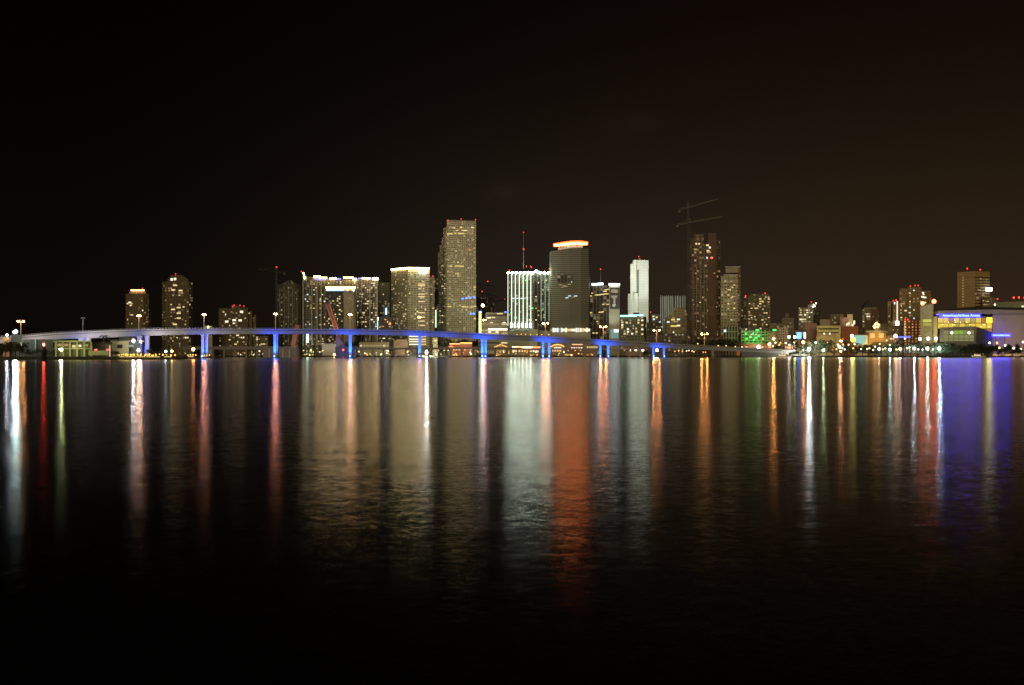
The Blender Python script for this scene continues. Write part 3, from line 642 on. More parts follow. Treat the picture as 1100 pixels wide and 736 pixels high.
# --- arena
t = Tower('arena', 'big white arena with blue lit lettering and a yellow glass front', 'arena', 1050, 1420)
pw = plain('arena_white', (.42, .345, .26), .6, var=.06); pd = plain('arena_grey', (.2, .19, .18)); 
pr = plain('arena_roof_dark', (.03, .025, .022), .9)
t.block('wall', [(1066.3, 1420), (1078, 1416), (1125, 1410)], [336.8, 336, 335], pw, 90)
t.block('wall', [(1002.5, 1436), (1012, 1424), (1066, 1424)], 339.5, pd, 80)
t.block('glass_front', [(1007, 1425), (1066, 1421)], 341, BLACKM, 2, 358.5)
gm = lambda n, c, s: glow(n, c, s)
random.seed(5)
g1 = gm('hall_light_yellow', (1, .70, .03), .8); g2 = gm('hall_light_olive', (.8, .6, .03), .55); g3 = gm('hall_light_orange', (1, .45, .08), .4); g4 = gm('hall_light_bright', (1, .74, .012), 8)
for i in range(10):
    for j in range(3):
        if j == 2 and i < 7: continue
        a = 1007.6+i*5.85
        m = g4 if (i == 9 and j == 0) else (g3 if j == 2 or random.random() < .1 else random.choice([g1, g2, g1]))
        t.strip('glass_pane', a, a+5.3, 341.4+j*6.1, 341.4+j*6.1+5.4, m, 1423.2-i*.38, 1423-i*.38, .4)
for i in range(12):
    a = 1009+random.random()*55; y = random.choice([344, 346.3, 349, 351]); 
    mb = MB(); mb.ball(P(a, y, 1418.6), .55, n=6, m=4); mb.build('hall_lamp', glow('hall_lamp_warm', (1, .8, .4), 3), t.e)
t.block('canopy', [(1002, 1419), (1008, 1412), (1066, 1410), (1078, 1408), (1125, 1402)], [334.8, 333.6, 332.2, 332.8, 333.4], plain('arena_eaves', (.33, .29, .26)), 96, 336.8)
t.block('roof', [(1004, 1425), (1028, 1422), (1050, 1420), (1075, 1418), (1125, 1418)], [333.6, 331, 329.4, 330.2, 331.4], pr, 90, 334.2)
bl = glow('sign_wash_blue', (.010, .006, 1), 24)
t.strip('sign_backing', 1009, 1053.5, 337.9, 340.5, bl, 1417.6, 1415.5, .5)
t.strip('sign_backing', 1005.5, 1009, 336.8, 338.6, glow('sign_wash_violet', (.22, .2, .9), 1.6), 1418, 1417.8, .5)
def text(body, px0, px1, py, D, mat, parent, part='lettering'):
    c = bpy.data.curves.new(part, 'FONT'); c.body = body; c.size = 10; c.extrude = .25; c.align_x = 'CENTER'; c.align_y = 'CENTER'; c.offset = .12
    ob = bpy.data.objects.new(part, c); col.objects.link(ob)
    bpy.context.view_layer.update()
    me = bpy.data.meshes.new_from_object(ob.evaluated_get(bpy.context.evaluated_depsgraph_get())); bpy.data.objects.remove(ob)
    xs = [v.co.x for v in me.vertices]; wd = max(xs)-min(xs); tw = PX(px1, D)-PX(px0, D); s = tw/wd
    me.materials.clear(); me.materials.append(mat)
    o = link(part, me, parent); o.scale = (s, s, 1); o.rotation_euler.x = R(90)
    o.location = Vector((PX((px0+px1)/2, D), D, PZ(py, D))) - parent.location
    return o
text('AmericanAirlines Arena', 1012.5, 1052.5, 339, 1414.6, glow('sign_letters', (.2, .4, 1), 3.2), t.e).scale.y *= .95
t.strip('sign_backing', 1065.2, 1085.6, 358.9, 361.6, bl, 1394, 1394, .5)
text('AmericanAirlines Arena', 1066.5, 1084.5, 360.2, 1393, glow('sign_letters', (.25, .45, 1), 5), t.e).scale.y *= 1.3
t.strip('sign_post', 1079.2, 1079.7, 361.8, 379, DARKC, 1404.5); t.strip('sign_post', 1069.2, 1069.7, 361.8, 379, DARKC, 1404.5)
# lower front hall
t.block('front_hall', [(1009.5, 1399), (1048.5, 1392)], [351.6, 350.6], pd, 18); t.block('front_hall', [(1048.7, 1392), (1066.5, 1402)], [350.8, 357], DARKC, 12)
for i in range(6):
    for j in range(3):
        a = 1013.8+i*5.5
        m = gm('front_light_green', (.5, .85, .1), .45) if i in (2, 3) and j == 0 else gm('front_light_olive', (.5, .5, .2), .4)
        t.strip('front_pane', a, a+4.9, 355+j*4.7, 355+j*4.7+4.1 - (2 if j == 2 else 0), m, 1396.5-i*1, 1395.5-i*1, .3)
for q in (1022.5, 1041): 
    mb = MB(); mb.ball(P(q, 357.6, 1388), 1.7); mb.build('hall_lamp', glow('hall_lamp_pale', (1, .95, .7), 2), t.e)
# the fin tower of the arena
t.block('fin', [(988.7, 1420), (1002.6, 1412)], [329, 325.6], plain('fin_cream', (.40, .38, .28)), 22)
t.block('fin', [(1002.7, 1405), (1006.8, 1405)], 340, plain('fin_yellow', (.62, .55, .28)), 12)
for a, y0, y1, s_ in ((993, 343, 346, 1), (995.5, 343, 346, 1), (993, 347, 350.5, .6), (996, 347, 350.5, .6), (995, 353, 356, .35)):
    t.strip('fin_window', a, a+2.2 if a < 995 else a+5, y0, y1, glow('fin_window_%d' % int(s_*10), (.8, .75, .15), s_*.7), 1411.5, thick=6)
t.beacon(1003.3, 323.8, 1432, 2.6, glow('beacon_big_red', (1, .06, .02), 32)); t.beacon(991, 326, 1436, 2.2, glow('beacon_big_orange', (1, .09, .03), 28))
spot('floodlight', (PX(1090, 1370), 1370, 4), (PX(1085, 1410), 1410, 12), 2.2e4, (1, .66, .35), 120, 1)
spot('floodlight', (PX(1070, 1385), 1392, 26), (PX(1074, 1420), 1420, 30), 4e2, (.25, .25, 1), 120, 1)
spot('floodlight', (PX(1006, 1380), 1380, 6), (PX(1003, 1410), 1410, 30), 3.5e4, (1, .88, .55), 70, 1)
for q in (1014, 1030, 1046): spot('floodlight', (PX(q, 1408), 1408, PZ(344, 1408)), (PX(q, 1412), 1412, PZ(334, 1412)), 2e3, (.5, .3, 1), 140, 1)

# ---------------------------------------------------------------- cranes
def crane(px, D, top, jibs, base_py, label, mat, red=None, mw=1.6):
    e = empty('tower_crane', (PX(px, D), D, PZ(base_py, D)), label, 'crane')
    mb = MB(); b = P(px, base_py, D); tp_ = P(px, top, D); h = tp_.z-b.z; n = max(4, int(h/6))
    for sx in (-1, 1):
        for sy in (-1, 1): mb.bar((b.x+sx*mw/2, b.y+sy*mw/2, b.z), (b.x+sx*mw/2, b.y+sy*mw/2, tp_.z), .35)
    for i in range(n):
        z0 = b.z+h*i/n; z1 = b.z+h*(i+1)/n
        mb.bar((b.x-mw/2, b.y-mw/2, z0), (b.x+mw/2, b.y-mw/2, z1), .2); mb.bar((b.x+mw/2, b.y+mw/2, z0), (b.x-mw/2, b.y+mw/2, z1), .2)
    mb.build('mast', cdim, e)
    for (x0, y0, x1, y1) in jibs:
        mb = MB(); A = P(x0, y0, D); B = P(x1, y1, D-25)
        if A.x > B.x: A, B = B, A
        up = Vector((0, 0, 1.7)); m = 14
        mb.bar(A, B, .4); mb.bar(A+up, B+up*.4, .4)
        for i in range(m):
            p = A.lerp(B, i/m); q = A.lerp(B, (i+1)/m)
            mb.bar(p, q+up*.8, .22)
        mb.build('jib', mat, e)
        mb = MB(); w = A if abs(A.x-b.x) < abs(B.x-b.x) else B
        mb.box(w.x-1.4, w.y-1, w.z-2.6, w.x+1.4, w.y+1, w.z); mb.build('counterweight', mat, e)
        cx = P(px, (y0+y1)/2-2, D); mb = MB(); mb.bar((b.x, b.y, w.z+1), (b.x, b.y, w.z+9), .6); mb.build('apex', mat, e)
        mb = MB(); mb.bar((b.x, b.y, w.z+9), A.lerp(B, .72)+Vector((0, 0, 1)), .14); mb.bar((b.x, b.y, w.z+9), A+Vector((0, 0, 1)), .14); mb.build('tie_cable', mat, e)
    if red:
        mb = MB(); mb.ball(P(px, red, D), .9); mb.build('beacon', BEAC, e)
    return e
crane_m = plain('crane_paint', (.11, .095, .06), .6)
cdim = plain('crane_paint_dim', (.045, .04, .03), .6)
crane(739, 1510, 216, [(729.5, 226.3, 772, 214)], 381-4, 'upper crane with longest tilted jib on the unfinished tower', crane_m)
crane(740.6, 1500, 235, [(727.5, 242, 776, 233)], 381-4, 'lower crane with long jib just above the unfinished tower', crane_m)
crane(297, 1580, 288, [(277, 290, 305.5, 293)], 379, 'thin dark crane beside the gabled dark tower', cdim, 287)
crane(524, 1870, 304, [(511, 305.5, 530, 307.5)], 320, 'small distant crane with red lamp at its top, taller of two', cdim, 302.3)
crane(518, 1870, 314, [(512, 314, 535, 319)], 320, 'small distant crane with lower jib and red lamp', cdim, 313.3)
crane(542.3, 1850, 323, [(531, 325, 546, 321.5)], 340, 'short distant crane close beside the striped glass tower', cdim, 321.8)

# ---------------------------------------------------------------- land, water
def ground():
    pts = [(-700, 640), (-60, 680), (60, 690), (128, 700), (190, 712), (197, 760), (203, 1100), (215, 1395), (420, 1402), (640, 1400), (700, 1342), (760, 1336), (860, 1332), (1010, 1330), (1130, 1326), (1700, 1330)]
    w = [(PX(a, d), d) for a, d in pts]
    mb = MB(); mb.prism([*w, (9000, 12000), (-9000, 12000)], -3, GZ)
    m, nt, b = new_mat('quay_ground')
    tc = N(nt, 'ShaderNodeTexCoord'); no = N(nt, 'ShaderNodeTexNoise'); no.inputs['Scale'].default_value = .08; no.inputs['Detail'].default_value = 8
    nt.links.new(tc.outputs['Object'], no.inputs[0]); cr = N(nt, 'ShaderNodeValToRGB')
    cr.color_ramp.elements[0].position = .35; cr.color_ramp.elements[0].color = (.025, .03, .018, 1); cr.color_ramp.elements[1].position = .65; cr.color_ramp.elements[1].color = (.07, .065, .05, 1)
    nt.links.new(no.outputs[0], cr.inputs[0]); nt.links.new(cr.outputs[0], b.inputs['Base Color']); b.inputs['Roughness'].default_value = .9
    o = mb.build('ground', m); tag(o, kind='structure')
    return w
SH = ground()
def water():
    mb = MB(); mb.v = [(-9000, -300, 0), (9000, -300, 0), (9000, 11000, 0), (-9000, 11000, 0)]; mb.f = [(0, 1, 2, 3)]; mb.uv = [[(0, 0)]*4]
    m, nt, b = new_mat('bay_water'); L = nt.links
    ge = N(nt, 'ShaderNodeNewGeometry')
    def noise(scale, sx, sy, det, amp):
        mp = N(nt, 'ShaderNodeMapping'); mp.inputs['Scale'].default_value = (sx, sy, 1); L.new(ge.outputs['Position'], mp.inputs[0])
        n = N(nt, 'ShaderNodeTexNoise'); n.inputs['Scale'].default_value = scale; n.inputs['Detail'].default_value = det; n.inputs['Roughness'].default_value = .6
        L.new(mp.outputs[0], n.inputs['Vector'])
        s = N(nt, 'ShaderNodeVectorMath', operation='SUBTRACT'); L.new(n.outputs['Color'], s.inputs[0]); s.inputs[1].default_value = (.5, .5, .5)
        k = N(nt, 'ShaderNodeVectorMath', operation='MULTIPLY'); L.new(s.outputs[0], k.inputs[0]); k.inputs[1].default_value = (amp[0], amp[1], 0)
        return k.outputs[0]
    a = noise(WS1[0], WS1[1], WS1[2], 3, WS1[3]); c = noise(WS2[0], WS2[1], WS2[2], 2, WS2[3]); d = noise(WS3[0], WS3[1], WS3[2], 2, WS3[3])
    s1 = N(nt, 'ShaderNodeVectorMath', operation='ADD'); L.new(a, s1.inputs[0]); L.new(c, s1.inputs[1])
    s2 = N(nt, 'ShaderNodeVectorMath', operation='ADD'); L.new(s1.outputs[0], s2.inputs[0]); L.new(d, s2.inputs[1])
    s3 = N(nt, 'ShaderNodeVectorMath', operation='ADD'); L.new(s2.outputs[0], s3.inputs[0]); s3.inputs[1].default_value = (0, 0, 1)
    nn = N(nt, 'ShaderNodeVectorMath', operation='NORMALIZE'); L.new(s3.outputs[0], nn.inputs[0])
    out = [n for n in nt.nodes if n.type == 'OUTPUT_MATERIAL'][0]; nt.nodes.remove(b)
    gl = N(nt, 'ShaderNodeBsdfAnisotropic', distribution='BECKMANN'); gl.inputs['Roughness'].default_value = WROUGH; gl.inputs['Color'].default_value = (1, 1, 1, 1)
    df = N(nt, 'ShaderNodeBsdfDiffuse'); df.inputs['Color'].default_value = (.0012, .0015, .0016, 1)
    fr = N(nt, 'ShaderNodeFresnel'); fr.inputs['IOR'].default_value = 1.33
    ms = N(nt, 'ShaderNodeMixShader'); L.new(nn.outputs[0], gl.inputs['Normal']); L.new(nn.outputs[0], fr.inputs['Normal'])
    L.new(fr.outputs[0], ms.inputs[0]); L.new(df.outputs[0], ms.inputs[1]); L.new(gl.outputs[0], ms.inputs[2]); L.new(ms.outputs[0], out.inputs[0])
    o = mb.build('water', m); tag(o, kind='structure')
WROUGH = .172
WS1 = (6, .7, .95, (.022, .062)); WS2 = (1.2, .6, .8, (.008, .018)); WS3 = (22, .8, 1, (.04, .075))
water()

# ---------------------------------------------------------------- the arched bridge
prof = [(-120, 366, 6.5, 830), (-40, 363.8, 6, 875), (0, 362, 6, 900), (30, 360.2, 5.6, 915), (60, 357.6, 6.4, 928), (100, 355.8, 7, 942), (130, 354.4, 6.8, 952), (160, 353.4, 6.6, 965), (220, 352.9, 6, 1000), (296, 353.3, 5.4, 1040), (340, 353.5, 5.4, 1062), (376, 353.9, 5.4, 1080),
        (415, 354.5, 5.6, 1101), (450, 355.3, 5.8, 1120), (490, 357, 5.8, 1142), (519, 358.5, 5.8, 1160), (560, 360.3, 5.8, 1184), (590, 361.9, 5.8, 1200), (630, 364.2, 5.6, 1220), (660, 366, 5.4, 1235), (700, 368.4, 5, 1254), (740, 370.4, 4.6, 1275), (780, 372.6, 4.4, 1297), (800, 373.6, 4.2, 1308), (830, 375.2, 4, 1325), (862, 377.2, 3.6, 1345)]
def bprof(px):
    for a, b in zip(prof[:-1], prof[1:]):
        if a[0] <= px <= b[0]:
            t = (px-a[0])/(b[0]-a[0]); return tuple(a[i]+(b[i]-a[i])*t for i in range(4))
br = empty('arched_bridge', (PX(450, 1120), 1120, 0), 'long gently arched road bridge lit blue from below across the water', 'bridge')
W = 13.0
bc = plain('bridge_concrete', (.30, .29, .27), .7)
def sweep(name, mat, off0, off1, zt, zb):
    """ribbon of box section along the bridge line; off = distance behind the bay-side edge, zt/zb metres relative to the deck top"""
    mb = MB(); xs = []
    px = -120
    while px <= 862: xs.append(px); px += 6
    ring = []
    for q in xs:
        _, py, th, D = bprof(q); x = PX(q, D); z = PZ(py, D); thm = th/F*D
        f = lambda v: v*thm if isinstance(v, float) and v < 0 and v >= -1 else v
        t0, b0 = zt, (-(thm) if zb == 'bot' else zb)
        k = len(mb.v)
        mb.v += [(x+off0*.5, D+off0*.86, z+b0), (x+off0*.5, D+off0*.86, z+t0), (x+off1*.5, D+off1*.86, z+t0), (x+off1*.5, D+off1*.86, z+b0)]
        ring.append(k)
    for a, b in zip(ring[:-1], ring[1:]):
        for i in range(4):
            j = (i+1) % 4; mb.f.append((a+i, a+j, b+j, b+i)[::-1]); mb.uv.append([(0, 0)]*4)
    mb.f.append(tuple(ring[0]+i for i in range(4))); mb.uv.append([(0, 0)]*4); mb.f.append(tuple(ring[-1]+3-i for i in range(4))); mb.uv.append([(0, 0)]*4)
    bm_o = mb.build(name, mat, br)
    bm = bmesh.new(); bm.from_mesh(bm_o.data); bmesh.ops.recalc_face_normals(bm, faces=bm.faces); bm.to_mesh(bm_o.data); bm.free()
    return bm_o
sweep('parapet', bc, 0, .4, 0, -1.1)
sweep('parapet', bc, W, W+.4, 0, -1.1)
sweep('deck', plain('deck_asphalt', (.06, .06, .058)), .41, W-.01, -1.0, -1.5)
sweep('girder', bc, .8, 2.6, -1.55, 'bot')
sweep('girder', bc, W-2.6, W-.8, -1.55, 'bot')
mb = MB(); q = -110
while q < 800:
    _, py, th, D = bprof(q); x = PX(q, D)
    mb.box(x-.14, D+.1, PZ(py, D)-.2, x+.14, D+.3, PZ(py, D)+.75); q += 3.2
mb.build('railing_post', STEEL, br)['kind'] = 'stuff'
sweep('railing', STEEL, .12, .28, .9, .75)
# piers: (px, px width, lit power, columns)
BL = (.004, .085, 1.0)
def pier(px, w, lit, lean=0, base=0.0):
    _, py, th, D = bprof(px); x = PX(px, D); z = PZ(py+th, D)-.02; wm = w/F*D
    e = mb = MB()
    y0 = D+1.4; 
    mb.prism([(x-wm*.42+lean, y0), (x+wm*.42+lean, y0), (x+wm*.42+lean, y0+2.6), (x-wm*.42+lean, y0+2.6)], base+1.2, z, None)
    # flared top and foot
    mb.prism([(x-wm*.42+lean, y0-.05), (x+wm*.42+lean, y0-.05), (x+wm*.42+lean, y0+2.65), (x-wm*.42+lean, y0+2.65)], z-2.2, z-.3, [(x-wm*.6+lean, y0-.1), (x+wm*.6+lean, y0-.1), (x+wm*.6+lean, y0+2.7), (x-wm*.6+lean, y0+2.7)])
    p = mb.build('pier', bc, br)
    mb = MB(); mb.box(x-wm*.8, y0-3.2, -2, x+wm*.8, y0+4.2, base+1.2); f_ = mb.build('footing', DARKC, p, world=False); f_.data.transform(Matrix.Translation(-br.location))
    if lit:
        mb = MB(); mb.tube((x, y0-2.6, base+1.2), (x, y0-2.3, base+1.75), .35, .42); u_ = mb.build('uplight', glow('uplight_lens', (.1, .3, 1), 25), p, world=False); u_.data.transform(Matrix.Translation(-br.location))
        spot('uplight_beam', (x, y0-2.9, base+2.0), (x, y0+1.2, z*.75), lit*3.0, BL, 64, .7, .3)
for px, w, lit in ((86.5, 5.6, 900), (93, 5.6, 900), (149, 5.2, 2500), (157, 4.8, 3600), (217.2, 3.2, 7000), (221.6, 3.2, 7000), (295, 3.6, 11000), (297.6, 1.4, 0), (376, 3.6, 11000), (450.6, 3.2, 9000), (518, 3.0, 7000), (521.6, 2.6, 6000), (583.3, 2.6, 5500), (590, 2.8, 5500), (645, 2.4, 4200), (653.5, 2.8, 4500), (702, 2.4, 2400), (713.5, 2.4, 2600), (766, 2.4, 0), (800, 3, 0)):
    pier(px, w, lit)
mb = MB(); n_ = 8
for k in range(n_):
    a_, b_ = 797+k*9.2, 797+(k+1)*9.2
    za = PZ(min(bprof(min(a_, 861))[1]+3.2, 383.2), bprof(min(a_, 861))[3]); zb_ = PZ(min(bprof(min(b_, 861))[1]+3.2, 383.2), bprof(min(b_, 861))[3])
    da, db = bprof(min(a_, 861))[3]+.6, bprof(min(b_, 861))[3]+.6
    mb.prism([(PX(a_, da), da), (PX(b_, db), db), (PX(b_, db), db+11), (PX(a_, da), da+11)], -2, [za, zb_, zb_, za])
mb.build('abutment', plain('abutment_concrete', (.13, .125, .095)), br)
# wide blue wash on the girder around each pier pair, from spots added out in front of the bridge
for px, pw in ((90, 5e3), (155, 7e3), (219.5, 1.3e4), (296, 3.4e4), (345, 1.0e4), (376, 4.2e4), (415, 1.6e4), (451, 3.6e4), (485, 20400), (520, 44200), (587, 37400), (650, 32300), (708, 11900)):
    _, py, th, D = bprof(px); x = PX(px, D); z = PZ(py+th, D)
    o = spot('girder_wash', (x, D-9, 2.2), (x, D+1, z+2), pw*3.4, BL, 120, 1, .5)
for px, pw in ((20, 2.0e4), (55, 2.6e4), (115, 5e4), (185, 6e4), (245, 1.5e4)):
    _, py, th, D = bprof(px); x = PX(px, D); z = PZ(py+th, D)
    spot('girder_wash', (x, D-28, 3), (x, D+1, z+2), pw*1.1, (.95, .86, .92), 110, 1, .5)  # pale spots added before the left spans to whiten the girder
# unseen fill spot added beyond the frame to whiten the near span
o = spot('near_span_fill', (-640, 520, 38), (PX(130, 950), 950, 24), 4.5e6, (.95, .88, .85), 34, .9, 2)
# ---------------------------------------------------------------- lamps
_lm = {}
def lampmat(c, s): 
    k = 'lamp_%s_%d' % ({ORNG: 'orange', WCOL: 'cream', COOL: 'cool', REDC: 'red', AMB: 'amber', WARM: 'warm'}.get(c, 'c%d%d%d' % tuple(int(v*9) for v in c)), s)
    return glow(k, c, s)
def halo_mat(c):
    k = 'lamp_halo_%d_%d_%d' % tuple(int(v*20) for v in c)
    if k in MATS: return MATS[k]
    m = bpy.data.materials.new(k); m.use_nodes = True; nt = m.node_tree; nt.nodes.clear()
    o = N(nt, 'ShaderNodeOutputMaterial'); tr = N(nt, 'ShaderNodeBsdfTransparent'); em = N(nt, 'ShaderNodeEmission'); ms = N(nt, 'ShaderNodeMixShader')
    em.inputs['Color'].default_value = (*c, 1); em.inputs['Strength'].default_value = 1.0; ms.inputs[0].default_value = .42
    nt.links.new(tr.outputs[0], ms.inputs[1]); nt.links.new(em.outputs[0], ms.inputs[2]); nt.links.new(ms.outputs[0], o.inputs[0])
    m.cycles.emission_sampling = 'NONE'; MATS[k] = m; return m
def head(e, p, r, rz, c, s):
    # see-through glowing shell added as bloom around the bright bulb
    if s == 0:
        mb = MB(); mb.ball(p, r, r, rz); mb.build('lamp_head', STEEL, e); return
    mb = MB(); mb.ball(p, r*1.35, r*1.35, max(rz*1.5, r*1.0)); g = mb.build('lamp_halo', halo_mat(tuple(v**1.6 for v in c)), e)
    k = .62; mb = MB(); mb.ball((0, 0, 0), r*k, r*k, rz*k)
    b = link('bulb', mb.mesh('bulb', lampmat(c, s/(k*k))), g); b.location = Vector(p) - e.location
def double_lamp(px, py, D, base_z, c, s, label, hw=2.4, r=1.15, rz=.6, group='double headed street lamps along the arched bridge', single=False):
    p = P(px, py, D); e = empty('street_lamp', (p.x, D, base_z), label, 'street lamp', group)
    mb = MB(); mb.tube((p.x, D, base_z), (p.x, D, p.z+.1), .42, .3); mb.build('pole', plain('lit_pole', (.6, .5, .4), .6) if s else STEEL, e)  # poles of burning lamps are paler: lamp light put into their colour
    if not single:
        mb = MB(); mb.bar((p.x-hw, D, p.z+.75), (p.x+hw, D, p.z+.75), .22); mb.build('arm', STEEL, e)
    for sx in ((-1, 1) if not single else (0,)):
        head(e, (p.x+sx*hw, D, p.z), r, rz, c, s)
    return e
PINKY = (1, .36, .12)
for px, py, lab, c, s in ((149.3, 339.3, 'street lamp on the arched bridge in front of the rounded orange crowned tower', ORNG, 120), (219.2, 338, 'street lamp on the arched bridge above the double blue pier, between two apartment towers', PINKY, 130),
                      (296, 337.3, 'street lamp on the arched bridge in front of the gabled dark tower', PINKY, 150), (376, 338, 'street lamp on the arched bridge in front of the white browed slab tower', PINKY, 130),
                      (450.5, 341, 'street lamp on the arched bridge in front of the white roofed olive tower', ORNG, 45), (520.2, 343.8, 'street lamp on the arched bridge beside the yellow light column', ORNG, 90)):
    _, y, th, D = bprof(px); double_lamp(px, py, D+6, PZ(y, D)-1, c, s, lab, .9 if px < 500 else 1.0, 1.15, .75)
for px, py, lab in ((586, 347.4, 'wide double street lamp on the arched bridge between the striped and banded towers'), (648, 351.2, 'wide double street lamp on the arched bridge in front of the black ribbed tower'),
                    (705.4, 355, 'wide double street lamp on the arched bridge near the twin towers'), (756.7, 358.8, 'wide double street lamp on the low bridge ramp under the unfinished tower')):
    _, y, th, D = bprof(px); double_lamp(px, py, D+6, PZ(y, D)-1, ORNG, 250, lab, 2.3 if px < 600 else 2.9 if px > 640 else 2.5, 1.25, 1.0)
_, y, th, D = bprof(89.2)
double_lamp(89.2, 342.3, D+6, PZ(y, D)-1, (.3, .3, .3), 0, 'unlit double street lamp on the arched bridge over the white terminal', 1.4, .5, .25)
double_lamp(22.3, 345.3, 760, GZ, PINKY, 110, 'tall orange double lamp beside the brilliant white floodlights', 1.6, 1.0, .6, None)
# shore lamps
def lamp(px, py, D, c, s, r, label, group=None, name='street_lamp', cat='lamp'):
    p = P(px, py, D); bz = GZ
    e = empty(name, (p.x, D, bz), label, cat, group)
    if p.z - bz > r*1.1:
        mb = MB(); mb.tube((p.x, D, bz), (p.x, D, p.z), .16, .1, 6); mb.build('pole', STEEL, e)
    zz = max(p.z, bz+r*.9)
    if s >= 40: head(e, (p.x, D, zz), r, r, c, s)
    else: mb = MB(); mb.ball((p.x, D, zz), r, r, r); mb.build('lamp_head', lampmat(c, s), e)
MINT = (.62, 1, .88); YG = (.85, 1, .35); ICE = (.8, .88, 1); CREAM = (1, .9, .68)
uniq = [
 (17, 356.3, 768, MINT, 700, 1.15, 'brilliant mint white floodlight on a mast above the quay trees'),
 (15, 356.9, 735, ICE, 300, .8, 'small bluish floodlight beside the brilliant mint white one'),
 (7.4, 360, 740, ICE, 160, .7, 'lower bluish white floodlight above the orange hut'),
 (66, 375.6, 712, (.8, .95, .3), 320, .95, 'yellow green dock lamp in front of the white terminal'),
 (64.5, 375.4, 712, (.7, .6, 1), 130, .7, 'violet tinted dock lamp in front of the white terminal'),
 (143.4, 366.2, 745, ICE, 170, 1.1, 'bluish white floodlight on the grey hall by the nearest pier'),
 (151, 367, 742, ICE, 60, .9, 'pale floodlight beside the blue pier over the marina'),
 (148.8, 376.3, 722, CREAM, 160, 1.0, 'cream dock lamp above the amber lit boats'),
 (869.2, 375.2, 1331, (.93, 1, .93), 1500, 1.6, 'brightest white flood lamp on the park waterfront'),
 (884.4, 376.2, 1331, (.75, 1, .5), 340, 1.2, 'greenish white lamp right of the brightest flood lamp'),
 (903.6, 366.8, 1350, (1, .33, .1), 320, 2.0, 'large pinkish orange lamp before the orange block'),
 (901.8, 372.8, 1340, (1, .6, .35), 120, 1.5, 'peach lamp below the large pinkish orange one'),
 (862.8, 367.6, 1345, ORNG, 170, 1.8, 'orange street lamp among trees under the blue screen'),
 (831, 364, 1350, ORNG, 230, 1.8, 'orange street lamp at the corner of the green garage'),
 (815, 372.8, 1345, (1, .9, .7), 7, 2.2, 'glaring cream lamp at the foot of the green garage'),
 (826.5, 369.6, 1350, (1, .75, .5), 4, 1.8, 'soft cream lamp right of the glaring one by the garage'),
 (956, 375.5, 1333, (.72, 1, .9), 420, 1.2, 'strong mint lamp below the gold pavilion'),
 (982.2, 374.5, 1333, (.8, .9, 1), 600, 1.2, 'strong bluish white lamp left of the arena fin'),
 (996.3, 374.5, 1333, (1, .95, .85), 260, 1.6, 'wide white lamp group in front of the arena fin'),
 (1009, 374.5, 1333, (.7, 1, 1), 900, 1.3, 'intense icy white lamp in front of the arena'),
 (916.2, 364.8, 1352, (1, .85, .02), 16, 2.6, 'yellow globe beside the teal lit box'),
 (915.2, 361, 1354, (1, .98, .85), 12, 1.7, 'white globe on top of the yellow one beside the teal box'),
 (967, 375, 1334, (1, .6, .4), 90, 1.6, 'peach lamp between the mint and the bluish white lamps'),
 (944.4, 375, 1334, (1, .65, .5), 60, 1.6, 'pinkish lamp in front of the gold pavilion'),
 (458.8, 378.6, 1396, (1, .97, .85), 900, 2.3, 'glaring white lamp on the shore under the olive office tower'),
 (318.6, 382, 1394, REDC, 30, 1.0, 'red lamp on the water edge beside the bascule pier'),
 (359, 383, 1393, ORNG, 30, 1.2, 'orange lamp low on the shore next to the dark bascule pier'),
 (437, 378, 1396, (1, .75, .05), 8, 1.2, 'yellow globe on the shore beside the glaring white lamp'),
 (704, 372.2, 1330, CREAM, 20, 1.3, 'cream lamp between the rightmost pair of blue piers'),
 (705.8, 376.2, 1330, CREAM, 18, 1.5, 'lower cream lamp between the rightmost pair of blue piers'),
 (962, 361, 1360, (1, .5, .25), 20, 2.0, 'orange peaked lantern between the gold pavilion and amber hotel'),
 (903.2, 377.3, 1333, (1, .4, .15), 90, 1.0, 'small deep orange lamp at the water edge before the pink lamp cluster'),
 (207.6, 375.3, 770, ORNG, 30, 1.0, 'orange lamp at the marina tip beside the double blue pier'),
 (178, 377.6, 716, (.5, .9, 1), 22, .7, 'cyan lamp over the last amber lit boat'),
 (184.6, 377.4, 716, AMB, 20, .7, 'amber lamp over the last amber lit boat'),
]
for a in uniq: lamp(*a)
def lamps(lst, D, lab, group, s=14, r=1.1):
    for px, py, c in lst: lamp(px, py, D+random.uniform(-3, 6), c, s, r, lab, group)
lamps([(676.3, 376.1, CREAM), (683, 375.6, CREAM), (690.4, 376, CREAM)], 1344, 'round cream globe lamp, one of three in a row below the dark green hotel', 'three round globe lamps', 6, 1.5)
lamps([(876.2, 368, CREAM), (882, 368, CREAM), (888.2, 368, PINKY)], 1348, 'round lamp among the trees under the yellowish banded building', 'lamps among trees below the banded building', 5, 1.1)
lamps([(847.6, 362, CREAM), (853.8, 362, YG)], 1352, 'bright cream lamp over the trees left of the blue screen', 'two cream lamps left of the blue screen', 20, 1.5)
lamps([(833, 368.2, CREAM), (838.4, 368.3, PINKY), (844, 368.5, CREAM), (837, 370.6, PINKY), (830.5, 372, YG), (848, 370.5, CREAM), (853, 368, YG)], 1348, 'small lamp among the dark trees right of the green garage', 'small lamps right of the garage', 5, .85)
lamps([(988.2, 364.2, CREAM), (997, 363.8, CREAM), (1005.5, 363.8, (1, .75, .55))], 1360, 'large lamp over the trees at the foot of the arena fin', 'three lamps at the arena fin foot', 8, 1.8)
